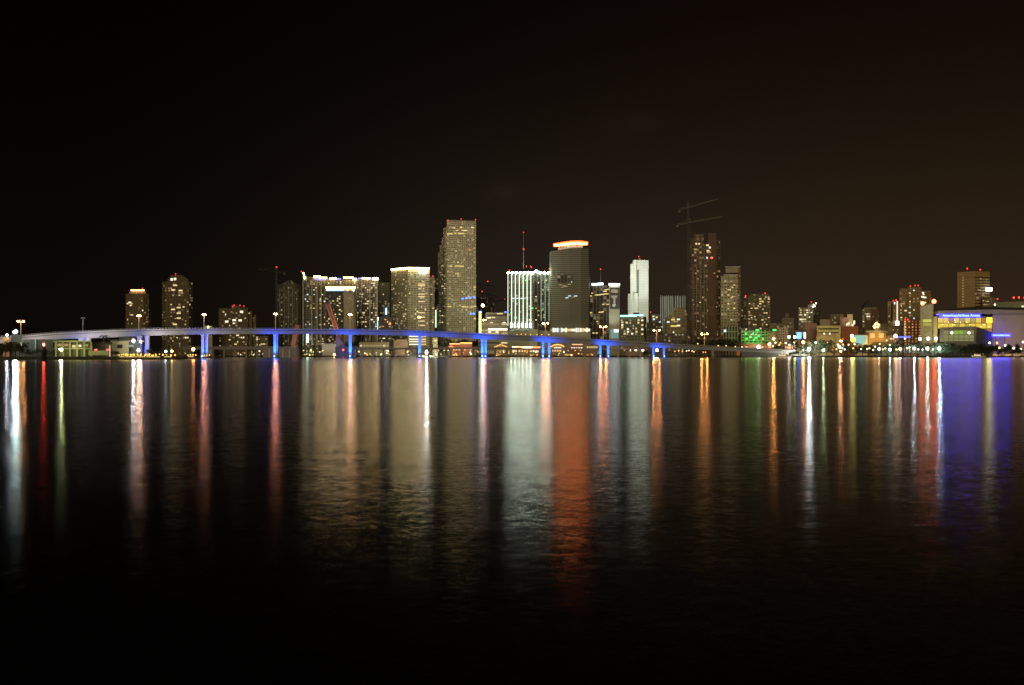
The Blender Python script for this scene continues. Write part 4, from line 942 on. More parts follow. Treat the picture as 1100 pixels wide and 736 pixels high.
lamps([(898.5, 375.2, PINKY), (900, 370.4, CREAM), (905.5, 370.2, PINKY), (905, 374, MINT), (911.4, 370.3, CREAM), (916.6, 374.2, PINKY), (918, 369.8, CREAM), (907.5, 375.5, ICE), (925, 375.2, CREAM), (931.5, 375, CREAM), (934, 374.2, AMB), (940, 372.4, CREAM), (938, 376, CREAM), (948.5, 375.4, AMB), (951, 374.3, CREAM), (974.4, 374.3, YG), (977, 373.2, CREAM), (963, 375.5, AMB), (986.5, 375.4, CREAM), (991, 375.6, CREAM), (956, 370.8, YG), (972, 363.8, CREAM), (961.5, 366.8, PINKY), (945, 369.5, AMB), (952.5, 365.8, PINKY), (1002, 375.5, CREAM)], 1338, 'small lamp along the bright market promenade', 'promenade lamps by the market', 5, .75)
lamps([(1063, 368.3, CREAM), (1080, 371.3, CREAM), (1089, 374, CREAM), (1094.5, 374, PINKY), (1099, 367.5, CREAM), (1073.5, 373.6, AMB), (1071, 368.5, ORNG), (1097, 375, CREAM)], 1350, 'lamp beside the trees under the arena side wall', 'lamps under the arena side wall', 4, 1.2)
lamps([(749.5, 369.3, AMB), (737.5, 377, CREAM), (740, 376.6, CREAM), (743.5, 377, AMB), (729, 376.8, AMB), (733, 377.4, ORNG), (745.5, 378, AMB), (725, 377.5, ORNG), (758, 378.4, ORNG), (755.5, 378.4, ORNG), (780, 371.6, AMB), (790, 372.4, AMB), (797, 372.8, CREAM), (771.5, 371.5, AMB)], 1338, 'little amber lamp under or behind the low bridge ramp', 'little amber lamps by the bridge ramp', 2.5, .7)
lamps([(555.5, 359.4, ORNG), (560, 359.2, ORNG), (564.5, 359.4, ORNG), (570, 359.5, PINKY), (577, 359.5, ORNG), (582, 359.6, ORNG), (589.5, 359.6, AMB)], 1420, 'tiny orange lamp of the row behind the bridge under the striped glass tower', 'tiny orange lamps behind the bridge', 2.5, .65)
# market stalls/low shops with lamps under the low bridge
random.seed(21)
cl = []
for a, b, n in ((250, 266, 7), (270, 288, 10), (326, 347, 14), (384, 410, 18), (411, 447, 16), (466, 515, 22), (526, 580, 20), (593, 640, 18)):
    for _ in range(n): cl.append((random.uniform(a, b), random.uniform(376.2, 382.2), random.choice([WARM, AMB, CREAM, YG, WARM, ORNG])))
for i, (px, py, c) in enumerate(cl): lamp(px, py, 1403+random.uniform(0, 20), c, random.choice([.7, 1.2, 1.8, 3.5]), random.uniform(.5, .9), 'small warm dot of light on the far shore, seen beneath the low bridge', 'warm shore lamps beneath the low bridge')
# low shops on the far shore
def shop(px0, px1, top, D, label, mat, roof, winkinds, arch=False, nwin=5, rise=1.6, wy=None):
    t = Tower('waterfront_shop', label, 'building', (px0+px1)/2, D)
    t.block('wall', [(px0, D), (px1, D)], top, mat, 12)
    for i in range(nwin): t.win(px0+(i+.5)*(px1-px0)/nwin, wy or (top+381)/2, random.choice(winkinds), (px1-px0)/nwin/F*D*.62, 2.0)
    m = (px0+px1)/2
    if arch: t.block('roof', [(px0-.6, D-2), (px0+(m-px0)*.5, D-2), (m, D-2), (px1-(m-px0)*.5, D-2), (px1+.6, D-2)], [top+.2, top-rise*.6, top-rise, top-rise*.6, top+.2], roof, 16, top+.6)
    else: t.block('roof', [(px0-.4, D-1.5), (px1+.4, D-1.5)], top-.6, roof, 15, top+.1)
    return t
wroof = plain('warm_roof', (.35, .22, .12)); olv = plain('olive_render', (.3, .26, .13))
t = shop(483, 507, 370, 1430, 'long low restaurant with an orange lit roof edge before the tallest tower', BRICK, wroof, ('orange', 'warm', 'dim'), nwin=8)
t.strip('roof_light', 483, 494, 368.8, 370, glow('eaves_orange', (1, .42, .12), 2), 1426); t.strip('roof_light', 494.5, 507, 367.8, 369.4, glow('eaves_orange', (1, .42, .12), 2), 1426); t.strip('roof_light', 482, 487, 371.8, 373, glow('eaves_red', (1, .2, .08), 2), 1425)
t = shop(531, 545, 373, 1430, 'pavilion with a peaked amber lit roof left of the double pier', olv, wroof, ('warm', 'orange', 'dim'), True, rise=2.4)
for k in range(9):
    q = 531.5+k*1.6; t.beacon(q, 372.8-2.5*(1-abs(q-538)/7), 1424, .7, glow('eaves_amber', (1, .5, .16), 2))
t = shop(550, 581, 373.5, 1432, 'long shop row with a continuous cream and orange light strip', olv, wroof, ('warm', 'orange', 'pale'), nwin=10)
for a, b, c, s in ((550, 556, 'c', 4), (556, 563, 'o', 3), (563, 572, 'a', 4), (572.5, 580.5, 'r', 2.5)):
    t.strip('roof_light', a, b, 372.2, 374, glow('shop_strip_'+c, {'c': (1, .75, .45), 'o': (1, .6, .3), 'a': (1, .78, .45), 'r': (1, .3, .12)}[c], s), 1428)
t = shop(592, 606, 372.5, 1430, 'pavilion with a domed amber lit roof between the banded tower piers', olv, wroof, ('warm', 'gold', 'orange'), True, rise=2.4)
for k in range(11):
    q = 592+k*1.35; t.beacon(q, 372.6-2.4*(1-((q-599)/7.5)**2), 1424, .75, glow('eaves_amber', (1, .5, .16), 2))
for k in range(4): t.win(596+k*2, 373.6, 'pale', 1.8, 1.8)
t = shop(613, 626, 371, 1430, 'square canopied cafe with a salmon lit roof edge under the banded tower', BRICK, wroof, ('pale', 'orange', 'cool'), nwin=5, wy=373.9)
t.strip('roof_light', 614.5, 626, 369.6, 370.7, glow('canopy_salmon', (1, .55, .3), 1.2), 1426)
shop(630, 642, 371.4, 1432, 'low shop with a row of gold windows before the black ribbed tower', olv, wroof, ('gold', 'warm'), nwin=6, wy=373)
shop(672, 686, 378, 1408, 'small shed with one bright window below the dark green hotel', olv, wroof, ('pale', 'warm'), nwin=4, wy=380)
t = shop(423, 438, 366.5, 1440, 'brown domed hall beside the olive office tower', plain('dome_brown', (.30, .2, .11)), plain('dome_brown', (.30, .2, .11)), ('dim',), True, 2, 3.2)
shop(386, 418, 367.5, 1445, 'low olive hall with a faint row of windows under the curved complex', olv, ROOFM, ('dim', 'dim', 'warm'), nwin=9, wy=371.5)
t = shop(465, 470, 363, 1440, 'narrow annex with a lit yellow edge beside the olive office tower', olv, ROOFM, ('gold',), nwin=1, wy=366)
shop(250, 257, 377.5, 1406, 'little kiosk with a yellow lit sign under the low bridge', olv, ROOFM, ('gold', 'gold', 'pale'), nwin=3, wy=380.3)
t = shop(791, 829, 370, 1352, 'orange lit low terrace building below the green garage', plain('terrace_orange', (.45, .22, .1)), wroof, ('orange', 'warm', 'dim'), nwin=9, wy=373)
for q in (797, 808, 822): spot('floodlight', (PX(q, 1338), 1338, 3), (PX(q, 1352), 1352, 9), 3.5e3, (1, .45, .16), 120, 1)
shop(843, 852, 372, 1352, 'small orange lit kiosk among the trees left of the brightest flood lamp', BRICK, wroof, ('orange', 'orange', 'dim'), nwin=4, wy=373.5)
shop(937, 952, 368, 1365, 'low arcade with orange bays at the foot of the gold pavilion', olv, wroof, ('orange', 'gold', 'warm'), nwin=7, wy=372)
shop(953, 961, 361, 1375, 'small olive framed kiosk right of the gold pavilion', olv, wroof, ('dim', 'warm'), nwin=3, wy=364)
t = Tower('blue_canopy', 'flat canopy edged with blue light before the amber hotel', 'canopy', 970, 1370)
t.strip('roof', 963, 978.5, 360.8, 361.3, ROOFM, 1371, thick=6); t.strip('roof_light', 963.5, 978, 361.4, 362.8, glow('canopy_blue', (.08, .1, 1), 3), 1369)
for q in (964, 977): t.strip('post', q, q+.4, 362.9, 382, STEEL, 1372)

# ---------------------------------------------------------------- low bridge behind and its raised leaves
lb = empty('low_bridge', (PX(450, 1330), 1330, 0), 'low flat bridge on short piers running behind the arched bridge', 'bridge')
lbm = plain('low_bridge_concrete', (.20, .16, .17)); 
mb = MB(); D0 = 1330
def lowdeck(a, b, y0, y1, name='deck', mat=None):
    mb = MB(); mb.prism([(PX(a, D0), D0), (PX(b, D0), D0), (PX(b, D0), D0+11), (PX(a, D0), D0+11)], PZ(y1, D0), PZ(y0, D0)); mb.build(name, mat or lbm, lb)
lowdeck(196, 281, 373, 375.4); lowdeck(281.2, 319, 373, 375, mat=lbm); lowdeck(381, 470, 373.4, 375.4); lowdeck(470.2, 560, 373.2, 375.3); lowdeck(560.2, 696, 374.2, 375.9)
for q in list(range(204, 280, 12)) + list(range(388, 692, 12)):
    mb = MB(); mb.box(PX(q, D0)-1.1, D0+2, -2, PX(q, D0)+1.1, D0+4, PZ(375.35, D0)); mb.build('pier', lbm, lb)
mb = MB(); 
for a, b in ((196, 319), (381, 696)):
    mb.bar(P(a, 372.1, D0), P(b, 372.5 if b < 500 else 373.2, D0), .25)
mb.build('railing', STEEL, lb)
for a, b, lab in ((283, 319.5, 1), (360.5, 381, 2)):
    mb = MB(); mb.prism([(PX(a, D0), D0-3), (PX(b, D0), D0-3), (PX(b, D0), D0+12), (PX(a, D0), D0+12)], -2, PZ(374.9, D0) if lab == 1 else PZ(372.4, D0)); mb.build('bascule_pier', NAVY if lab == 2 else lbm, lb)
for k in range(4):
    mb = MB(); q = 290+k*7.2; mb.box(PX(q, D0)-.9, D0-3.6, 0, PX(q, D0)+.9, D0-3, PZ(375.2, D0)); mb.build('pilaster', CONC, lb)
def leaf(x0, y0, x1, y1, w, label_part, y_blue=None):
    """raised bascule leaf: two girders and cross bracing"""
    A = P(x0, y0, D0+3); B = P(x1, y1, D0+3+ (8)); wm = w/F*D0
    mb = MB(); side = Vector((wm/2, 0, 0)); dep = Vector((0, 9, 0))
    for s in (-1, 1):
        mb.bar(A+side*s, B+side*s, .7, 1.6); mb.bar(A+side*s+dep, B+side*s+dep, .5, 1.2)
    mb.bar(A+dep*.3, B+dep*.3, wm*.9, .5)
    n = 12
    for i in range(n+1):
        p = A.lerp(B, i/n); mb.bar(p-side, p+side, .4)
        if i < n:
            q = A.lerp(B, (i+1)/n); mb.bar(p-side, q+side, .3); mb.bar(p+side, q-side, .3)
    o = mb.build('raised_leaf', SALMON, lb); return o
leaf(314.7, 372, 319.2, 349.5, 3.6, 'a'); leaf(368, 372.5, 352, 326.5, 3.6, 'b')
mb = MB(); mb.prism([(PX(361.5, D0), D0-2.8), (PX(371.5, D0), D0-2.8), (PX(371.5, D0), D0+8), (PX(361.5, D0), D0+8)], PZ(372.3, D0), PZ(362.5, D0), [(PX(361, D0), D0-2.4), (PX(364.6, D0), D0-2.4), (PX(364.6, D0), D0+6), (PX(361, D0), D0+6)]); mb.build('counterweight', NAVY, lb)
for x, aim in ((352, (357, 345)), (361, (364, 356)), (312, (317, 360))):
    spot('leaf_floodlight', (PX(x, D0-20), D0-24, 3), P(aim[0], aim[1], D0+5), 3.6e4 if x != 312 else 2.4e4, (1, .5, .4), 46, 1, .5)
spot('pier_floodlight', (PX(372, D0-40), D0-45, 3), P(371, 376, D0), 2.2e4, (.1, .15, 1), 60, 1)
lamp(368.6, 376, 1322, REDC, 12, .9, 'red signal lamp on a post before the navy bascule pier', name='signal_lamp')
for q in (500, 560, 610, 660, 685): spot('shore_glow_lamp', (PX(q, 1300), 1306, 4.5), (PX(q, 1330), 1330, 10), 4.5e3, (1, .45, .16), 130, 1)

# ---------------------------------------------------------------- left quay
def plainbld(name, label, blocks, px, D, cat='building'):
    t = Tower(name, label, cat, px, D)
    for (part, a, b, top, bot, mat, d, dep) in blocks: t.block(part, [(a, d), (b, d)], top, mat, dep, bot)
    return t
cream = plain('terminal_cream', (.4, .4, .22)); greyw = plain('grey_render', (.10, .105, .08))
t = plainbld('terminal_building', 'two storey cream terminal with columns and lit ground floor bays', [
    ('wall', 58, 97.5, 367.4, None, plain('terminal_recess', (.12, .12, .07)), 734, 14), ('roof', 56.5, 97.9, 366, 367.3, cream, 729, 20), ('floor_band', 57.5, 97.7, 374, 375.1, cream, 730.4, 3)], 78, 733)
for k in range(6): t.strip('column', 59.2+k*7.6, 60.6+k*7.6, 367.4, 383, cream, 730.8, thick=.9)
t.pxs = [(57, 733), (98, 733)]
for q, y, kd, w, h in ((79.5, 372, 'warm', 2, 1.4), (86, 371.6, 'pale', 1.6, 1.2), (71.2, 370.6, 'dim', 2.6, 1.6), (64, 370.6, 'dim', 2.6, 1.6), (79.8, 378, 'gold', 2.4, 2), (71, 378.5, 'gold', 1.6, 1.8), (63.5, 379, 'dim', 2.6, 3), (93, 371, 'dim', 2, 1.4)): t.win(q, y, kd, w, h)
for q in (70, 80): spot('dock_light', (PX(q, 722), 722, 7), (PX(q, 734), 734, 5), 8e2, (.95, 1, .45), 150, 1)
t = plainbld('quay_block', 'grey quay block with one large gridded lit window', [('wall', 24, 57, 364.6, None, greyw, 748, 14), ('penthouse', 12, 23.5, 359.6, None, greyw, 752, 12)], 38, 745)
for i in range(4):
    for j in range(2): t.win(28+i*2.2, 369+j*2.2, 'pale', 1.05, 1.05)
t.strip('drain_pipe', 37.4, 38.8, 363.5, 378, plain('mint_pipe', (.4, .6, .45)), 747)
t.win(36, 382, 'pale', 4, .6)
t = plainbld('orange_hut', 'small orange lit hut near the lower bluish floodlight', [('wall', 3.2, 10, 362.4, None, plain('hut_orange', (.5, .25, .1)), 745, 8)], 6, 745)
spot('dock_light', (PX(6, 736), 738, 14), (PX(6.5, 745), 745, 13), 500, (1, .5, .2), 120, 1)
t = plainbld('warehouse', 'dim brown shed behind a pale green lit container wall', [('wall', 98.3, 120.5, 369.3, None, plain('shed_brown', (.14, .12, .09)), 745, 14), ('roof', 98, 121, 367.6, 369.2, ROOFM, 742, 18)], 109, 744)
t = plainbld('container', 'long pale green cargo container at the water edge', [('wall', 100, 116.2, 376.9, 381.6, plain('container_green', (.5, .6, .35)), 716, 2.6), ('door', 95, 99.8, 376.7, 381.6, cream, 715.6, 3)], 106, 717, 'container')
for k in range(10): t.strip('rib', 101+k*1.5, 101.4+k*1.5, 377.3, 381.4, plain('container_green', (.5, .6, .35)), 715.6, thick=.3)
spot('dock_light', (PX(97, 708), 707, 6), (PX(102, 716), 716, 3), 6e2, (.9, 1, .5), 150, 1)
for q, lab in ((102.8, 'red tail light strip above the container, the one nearer the terminal'), (115.5, 'red tail light strip above the container beside the orange lit post')):
    t = Tower('signal_light', lab, 'light', q, 714); t.strip('lens', q-1.5, q+1.5, 375, 376.4, glow('signal_red', (1, .12, .08), 2.2), 714); t.strip('post', q-.1, q+.1, 376.4, 382.5, STEEL, 714.2)
t = Tower('flag_post', 'slim orange lit post at the end of the container', 'post', 117.6, 714); t.strip('post', 117.1, 118.3, 371, 383, glow('post_glow', (1, .55, .35), .7), 714)
t = plainbld('boat_house', 'tan boat house with one dark opening near the marina', [('wall', 118.8, 138.4, 366.3, None, plain('tan_wall_quay', (.38, .33, .16)), 752, 14), ('roof', 118.4, 138.8, 364.8, 366.2, ROOFM, 749, 18)], 128, 750)
t.strip('dark_opening', 126, 131.5, 370.2, 374, BLACKM, 751.5)
spot('dock_light', (PX(136, 740), 740, 9), (PX(131, 752), 752, 7), 7e2, (1, .85, .35), 150, 1)
t = plainbld('grey_hall', 'grey hall carrying the bluish white floodlight beside the nearest pier', [('wall', 138.8, 151, 366.5, None, greyw, 756, 14), ('wall', 128, 139, 361.8, 366.2, greyw, 760, 8)], 144, 755)
t.strip('window_band', 136.5, 143.5, 371, 372.4, glow('band_cool', (.6, .75, .75), .5), 751)
# channel marker
e = empty('channel_marker', (PX(47, 560), 560, 0), 'dark pile channel marker topped by a red light', 'marker')
mb = MB(); D = 560
for dx, dy in ((-1.1, 0), (1.1, .3), (0, 1.4), (0, -1)): mb.tube((PX(47.2, D)+dx, D+dy, -2), (PX(47.2, D)+dx*.35, D+dy*.35, PZ(373, D)), .55, .45)
mb.build('pile', BLACKM, e); mb = MB(); mb.box(PX(44.6, D), D-1, PZ(377.4, D), PX(50.2, D), D+1, PZ(376.2, D)); mb.build('platform', BLACKM, e)
mb = MB(); mb.box(PX(45.8, D), D-1.2, PZ(375.6, D), PX(48.8, D), D-1, PZ(372.4, D)); mb.build('dayboard', plain('dayboard_red', (.2, .03, .02)), e)
mb = MB(); mb.ball(P(46.9, 370.2, D), .55); mb.tube(P(46.9, 373, D), P(46.9, 370.8, D), .12); mb.build('lantern', glow('marker_red', (1, .05, .02), 60), e)

# ---------------------------------------------------------------- boats
def boat(px, D, L, H, label, group=None, lit='gold', mast=False, name='motor_boat', rz=0):
    x = PX(px, D); e = empty(name, (x, D, 0), label, 'boat', group, rz); e_l = e.location.copy()
    mb = MB(); hw = L*.14
    lo = [(-L*.46, -hw*.7), (L*.3, -hw*.7), (L*.45, 0), (L*.3, hw*.7), (-L*.46, hw*.7)]
    hi = [(-L*.5, -hw), (L*.32, -hw), (L*.56, 0), (L*.32, hw), (-L*.5, hw)]
    mb.prism(lo, -.3, [H*.42, H*.42, H*.55, H*.42, H*.42], hi); mb.build('hull', plain('hull_dark', (.08, .07, .06)) if L < 12 else WHITE, e, world=False)
    mb = MB(); mb.prism([(-L*.34, -hw*.7), (L*.16, -hw*.7), (L*.16, hw*.7), (-L*.34, hw*.7)], H*.4, H*.85, [(-L*.32, -hw*.6), (L*.06, -hw*.6), (L*.06, hw*.6), (-L*.32, hw*.6)]); mb.build('cabin', WHITE if L > 12 else plain('cabin_brown', (.12, .08, .05)), e, world=False)
    for k in range(4):
        mb = MB(); mb.box(-L*.3+k*L*.1, -hw*.72, H*.52, -L*.3+k*L*.1+L*.07, -hw*.66, H*.72); mb.build('window', win_mats[lit], e, world=False)
    mb = MB(); mb.box(-L*.3, -hw*.5, H*1.0, L*.05, hw*.5, H*1.05)
    for sx in (-.28, .02): mb.bar((L*sx, 0, H*.8), (L*sx, 0, H*1.02), .12)
    mb.build('canopy', plain('canvas_brown', (.2, .15, .1)), e, world=False)
    for k in range(4):
        mb = MB(); mb.ball((-L*.34+k*L*.2+random.uniform(-.3, .3), -hw*.9, H*random.uniform(.8, 1.15)), random.uniform(.25, .5), n=8, m=5); mb.build('lantern', glow('boat_lantern' if k % 3 else 'boat_lantern_amber', (1, .62, .1) if k % 3 else (1, .4, .06), 3.2), e, world=False)
    if mast: mb = MB(); mb.tube((0, 0, H*.4), (0, 0, H*2.6), .09); mb.build('mast', STEEL, e, world=False)
random.seed(3)
for i, (px, L) in enumerate(((133, 7), (140, 8), (147, 9), (155, 10), (163, 9), (170.5, 9), (183, 11))):
    boat(px, 694 if i < 6 else 698, L, 2.8, ['little boat with amber lanterns, first of the marina row by the boat house', 'boat with amber lanterns under the tan boat house', 'boat with amber lanterns under the cream dock lamp', 'amber lit boat directly below the nearest blue pier', 'amber lit boat just right of the nearest blue pier', 'amber lit boat at the end of the close marina row', 'larger amber lit tour boat under the cyan and amber lamps'][i], 'boats with amber lanterns at the marina', mast=i in (2, 6))
for px, lab in ((222, 'small boat moored by the double blue pier'), (207, 'small boat beside the orange marina tip lamp')): boat(px, 775 if px < 215 else 985, 9, 2.8, lab, None, 'warm')
boat(1051.5, 1322, 15, 3.6, 'white lit ferry moored below the arena front hall', None, 'pale'); 
for i, px in enumerate((1070, 1082, 1093)): boat(px, 1322, 11, 2.6, ['moored launch below the blue arena sign', 'moored launch between two others under the arena wall', 'moored launch closest to the frame edge under the arena wall'][i], 'launches moored by the arena', 'dim')
boat(842, 1324, 17, 3.4, 'long pale tour boat moored near the orange kiosk', None, 'pale')
for i, px in enumerate((488, 535, 571, 610)): boat(px, 1392, 10, 3, ['small far boat beneath the low bridge under the tallest tower', 'small far boat beneath the low bridge under the peaked pavilion', 'small far boat beneath the low bridge under the long shop row', 'small far boat beneath the low bridge under the banded tower'][i], 'small boats beneath the low bridge', 'warm')

# ---------------------------------------------------------------- trees and palms
def leafmat(name, c1, c2):
    m, nt, b = new_mat(name); oi = N(nt, 'ShaderNodeTexCoord'); no = N(nt, 'ShaderNodeTexNoise'); no.inputs['Scale'].default_value = 1.2
    nt.links.new(oi.outputs['Object'], no.inputs[0]); cr = N(nt, 'ShaderNodeValToRGB'); cr.color_ramp.elements[0].color = (*c1, 1); cr.color_ramp.elements[1].color = (*c2, 1)
    cr.color_ramp.elements[0].position = .35; cr.color_ramp.elements[1].position = .65
    nt.links.new(no.outputs[0], cr.inputs[0]); nt.links.new(cr.outputs[0], b.inputs['Base Color']); b.inputs['Roughness'].default_value = .8; return m
LEAF = leafmat('foliage', (.012, .02, .007), (.045, .055, .02)); BARK = plain('bark', (.07, .05, .035), .95)
def crown_mesh(seed, H=9, W=10):
    rn = random.Random(seed); mb = MB()
    cl = [(rn.uniform(-.36, .36)*W, rn.uniform(-.36, .36)*W, H*rn.uniform(.45, .85), rn.uniform(.14, .24)*W) for _ in range(9)]
    for cx, cy, cz, r in cl:
        for _ in range(95):
            d = Vector((rn.gauss(0, 1), rn.gauss(0, 1), rn.gauss(0, 1))).normalized()*r*rn.uniform(.55, 1.08)
            p = Vector((cx, cy, cz)) + Vector((d.x, d.y, d.z*.75)); s = rn.uniform(.22, .5)
            a = Vector((rn.gauss(0, 1), rn.gauss(0, 1), rn.gauss(0, 1))).normalized(); b = a.cross(d).normalized() if d.length else a
            k = len(mb.v); mb.v += [tuple(p-a*s), tuple(p+b*s*.6), tuple(p+a*s), tuple(p-b*s*.6)]; mb.f.append((k, k+1, k+2, k+3)); mb.uv.append([(0, 0)]*4)
    return mb.mesh('crown', LEAF), cl
def trunk_mesh(cl, H=9):
    mb = MB(); mb.tube((0, 0, 0), (.1, 0, H*.45), .32, .2)
    for cx, cy, cz, r in cl[:6]: mb.tube((.1, 0, H*.42), (cx*.8, cy*.8, cz), .14, .05, 5)
    return mb.mesh('trunk', BARK)
kinds = []
for s in range(4):
    cm, c = crown_mesh(40+s, 9, 10+s); kinds.append((cm, trunk_mesh(c)))
def tree(px, D, top, label, group, wf=1.0):
    h = PZ(top, D) - GZ; k = random.choice(kinds); s = h/8.4
    e = empty('tree', (PX(px, D), D, GZ), label, 'tree', group, random.uniform(0, 6.28)); e.scale = (s*wf, s*wf, s)
    link('crown', k[0], e); link('trunk', k[1], e)
def palm_meshes(seed, H=9):
    rn = random.Random(seed); mb = MB(); mb.tube((0, 0, 0), (.25, 0, H*.5), .24, .18); mb.tube((.25, 0, H*.5), (.3, .1, H), .18, .14); t = mb.mesh('trunk', BARK)
    mb = MB()
    for i in range(13):
        a = 6.283*i/13+rn.uniform(-.2, .2); up = rn.uniform(.1, .9); L = rn.uniform(2.2, 3.0); prev = Vector((.3, .1, H)); d = Vector((math.cos(a), math.sin(a), 0)); side = Vector((-d.y, d.x, 0))
        for j in range(6):
            tt = (j+1)/6; p = Vector((.3, .1, H)) + d*L*tt + Vector((0, 0, up*L*tt - 1.5*tt*tt*L*.75)); w = .38*(1-tt*.7)
            k = len(mb.v); mb.v += [tuple(prev), tuple(prev+side*w-Vector((0, 0, .3))), tuple(p+side*w*.7-Vector((0, 0, .25))), tuple(p), tuple(p-side*w*.7-Vector((0, 0, .25))), tuple(prev-side*w-Vector((0, 0, .3)))]
            mb.f += [(k, k+1, k+2, k+3), (k, k+3, k+4, k+5)]; mb.uv += [[(0, 0)]*4]*2; prev = p
    return mb.mesh('crown', LEAF), t
palms = [palm_meshes(i) for i in range(3)]
def palm(px, D, top, label, group):
    h = PZ(top, D) - GZ; k = random.choice(palms); s = h/9.6
    e = empty('palm_tree', (PX(px, D), D, GZ), label, 'palm tree', group, random.uniform(0, 6)); e.scale = (s,)*3
    link('crown', k[0], e); link('trunk', k[1], e)
random.seed(9)
px = 834
while px < 1100:
    D = 1347+random.uniform(0, 9)
    top = random.uniform(369.5, 373) if px < 1015 or px > 1070 else random.uniform(369, 371)
    if 868 < px < 897: top = random.uniform(364.5, 368)
    if 960 < px < 1012: top = random.uniform(367, 370)
    tree(px, D, top, 'dark bushy tree in the waterfront park line', 'dark trees along the waterfront park', random.uniform(.9, 1.3)); px += random.uniform(5.5, 8.5)
px = 838
while px < 1100:
    tree(px, 1340+random.uniform(-1, 2), random.uniform(375.5, 377.5), 'low dark shrub like tree at the park water edge', 'low trees at the park water edge', random.uniform(1.2, 1.7)); px += random.uniform(8, 12)
for px in (743, 750, 757, 765, 771, 778, 785, 792): tree(px, 1352+random.uniform(0, 10), random.uniform(363.5, 367.5), 'dark tree behind the low bridge ramp under the unfinished tower', 'dark trees behind the bridge ramp', 1.2)
for px in (476, 481, 487, 493, 500, 507): tree(px, 1455+random.uniform(0, 5), random.uniform(363.5, 366.5), 'dark tree behind the orange edged restaurant', 'trees behind the restaurant', 1.1)
for px in (381, 386, 391): tree(px, 1462, random.uniform(365.5, 368), 'dark tree on the low olive hall terrace beside the blue pier', 'trees beside the low olive hall', 1)
for px in (1, 6, 11, 16.5, 21): tree(px, 722+random.uniform(-4, 6), random.uniform(366.5, 370), 'quay tree faintly lit orange below the floodlights', 'quay trees below the floodlights', 1.1)
for px in (27, 32, 40, 53, 121, 125, 161, 166, 173): tree(px, 730 if px < 100 else 735, random.uniform(375, 378), 'small dark tree on the marina quay', 'small trees on the marina quay', 1.1)
for px, D, top, lab in ((112.4, 738, 359.5, 'palm rising over the brown shed against the bridge'), (181.5, 727, 371.4, 'palm over the amber lit tour boat'), (823, 1350, 366.5, 'palm beside the glaring lamp by the garage'), (836, 1350, 365, 'palm right of the orange corner lamp'),
                    (850.5, 1348, 366.5, 'palm left of the orange lamp under the blue screen'), (920, 1346, 368, 'palm in front of the teal lit box'), (1056, 1348, 370, 'palm before the dark side of the arena front hall'), (1024, 1346, 368.5, 'palm before the green lit arena hall')):
    palm(px, D, top, lab, None)
spot('quay_glow_lamp', (PX(10, 706), 706, 4), (PX(11, 722), 722, 7), 1.5e3, (1, .5, .2), 140, 1)

# ---------------------------------------------------------------- world, city glow fill, camera
w = bpy.data.worlds.new('World'); sc.world = w; w.use_nodes = True; nt = w.node_tree; nt.nodes.clear(); L = nt.links
out = N(nt, 'ShaderNodeOutputWorld'); bg = N(nt, 'ShaderNodeBackground'); L.new(bg.outputs[0], out.inputs[0])
tc = N(nt, 'ShaderNodeTexCoord'); sp = N(nt, 'ShaderNodeSeparateXYZ'); L.new(tc.outputs['Generated'], sp.inputs[0])
el = math_(nt, 'MAXIMUM', sp.outputs[2], 0.0)
az = N(nt, 'ShaderNodeMapRange', interpolation_type='SMOOTHSTEP'); az.inputs[1].default_value = -.38; az.inputs[2].default_value = .38; L.new(sp.outputs[0], az.inputs[0])
low = N(nt, 'ShaderNodeMix', data_type='RGBA'); low.inputs['A'].default_value = (.0036, .0024, .0016, 1); low.inputs['B'].default_value = (.028, .0168, .0080, 1); L.new(az.outputs[0], low.inputs['Factor'])
cm_ = math_(nt, 'POWER', 2.718, math_(nt, 'MULTIPLY', math_(nt, 'MULTIPLY', math_(nt, 'SUBTRACT', sp.outputs[0], .03), math_(nt, 'SUBTRACT', sp.outputs[0], .03)), -28))
hi_ = N(nt, 'ShaderNodeMix', data_type='RGBA'); hi_.inputs['A'].default_value = (.0007, .0003, .0002, 1); hi_.inputs['B'].default_value = (.0032, .0014, .0010, 1); L.new(az.outputs[0], hi_.inputs['Factor'])
fall = math_(nt, 'POWER', 2.718, math_(nt, 'MULTIPLY', math_(nt, 'MULTIPLY', el, el), -32))
mx = N(nt, 'ShaderNodeMix', data_type='RGBA'); L.new(fall, mx.inputs['Factor']); L.new(hi_.outputs['Result'], mx.inputs['A']); L.new(low.outputs['Result'], mx.inputs['B'])
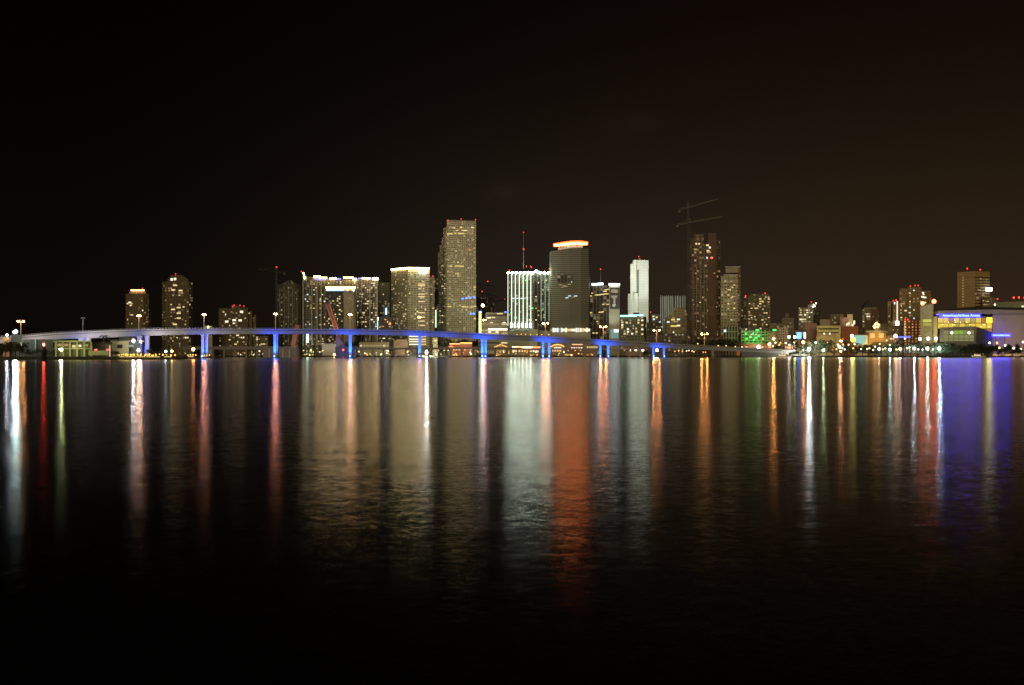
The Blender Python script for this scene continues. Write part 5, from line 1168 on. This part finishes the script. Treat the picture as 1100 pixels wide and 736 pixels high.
# grey glow over downtown
g = math_(nt, 'MULTIPLY', cm_, math_(nt, 'POWER', 2.718, math_(nt, 'MULTIPLY', math_(nt, 'MULTIPLY', el, el), -40)))
gs = N(nt, 'ShaderNodeVectorMath', operation='SCALE'); gs.inputs[0].default_value = (.0040, .0044, .0052); L.new(g, gs.inputs['Scale'])
ad = N(nt, 'ShaderNodeVectorMath', operation='ADD'); L.new(mx.outputs['Result'], ad.inputs[0]); L.new(gs.outputs[0], ad.inputs[1])
last = ad.outputs[0]
for cx, cy, sx, sy, c in ((543, 206, 16, 9, (.010, .0045, .002)), (690, 131, 26, 9, (.0045, .0022, .0012)), (655, 133, 30, 9, (.001, .0009, .001))):
    d = Vector(((cx-550)/F, 1, (HY-cy)/F)).normalized()
    u = math_(nt, 'MULTIPLY', math_(nt, 'SUBTRACT', sp.outputs[0], d.x), F/sx); v = math_(nt, 'MULTIPLY', math_(nt, 'SUBTRACT', sp.outputs[2], d.z), F/sy)
    e_ = math_(nt, 'POWER', 2.718, math_(nt, 'MULTIPLY', math_(nt, 'ADD', math_(nt, 'MULTIPLY', u, u), math_(nt, 'MULTIPLY', v, v)), -1))
    no = N(nt, 'ShaderNodeTexNoise'); no.inputs['Scale'].default_value = 60; L.new(tc.outputs['Generated'], no.inputs[0])
    s = N(nt, 'ShaderNodeVectorMath', operation='SCALE'); s.inputs[0].default_value = c; L.new(math_(nt, 'MULTIPLY', e_, no.outputs[0]), s.inputs['Scale'])
    a2 = N(nt, 'ShaderNodeVectorMath', operation='ADD'); L.new(last, a2.inputs[0]); L.new(s.outputs[0], a2.inputs[1]); last = a2.outputs[0]
L.new(last, bg.inputs['Color']); bg.inputs['Strength'].default_value = 1.0

sd = bpy.data.lights.new('city_glow_fill', 'SUN'); sd.energy = .85; sd.angle = R(25); sd.color = (1, .82, .43)  # warm sun lamp added as fill, standing in for city glow on facades
so = bpy.data.objects.new('city_glow_fill', sd); col.objects.link(so)
so.rotation_euler = Vector((.16, 1, -.14)).to_track_quat('-Z', 'Y').to_euler()

cam = bpy.data.cameras.new('camera'); co = bpy.data.objects.new('camera', cam); col.objects.link(co)
co.location = (0, 0, CH); co.rotation_euler = (R(90), 0, 0)
cam.sensor_width = 36; cam.lens = F/1100*36; cam.shift_y = (HY-368)/1100; cam.clip_end = 20000; cam.clip_start = .5
sc.camera = co
sc.view_settings.view_transform = 'Standard'; sc.view_settings.look = 'None'; sc.view_settings.exposure = 0; sc.view_settings.gamma = 1
sc.render.engine = 'CYCLES'; c = sc.cycles
c.use_denoising = True; c.denoiser = 'OPENIMAGEDENOISE'; c.denoising_input_passes = 'RGB_ALBEDO_NORMAL'; c.denoising_prefilter = 'ACCURATE'
c.max_bounces = 4; c.diffuse_bounces = 1; c.glossy_bounces = 3; c.transmission_bounces = 1; c.sample_clamp_indirect = 30; c.sample_clamp_direct = 0
c.use_light_tree = True; c.use_adaptive_sampling = False; c.caustics_reflective = True
sc.render.film_transparent = False
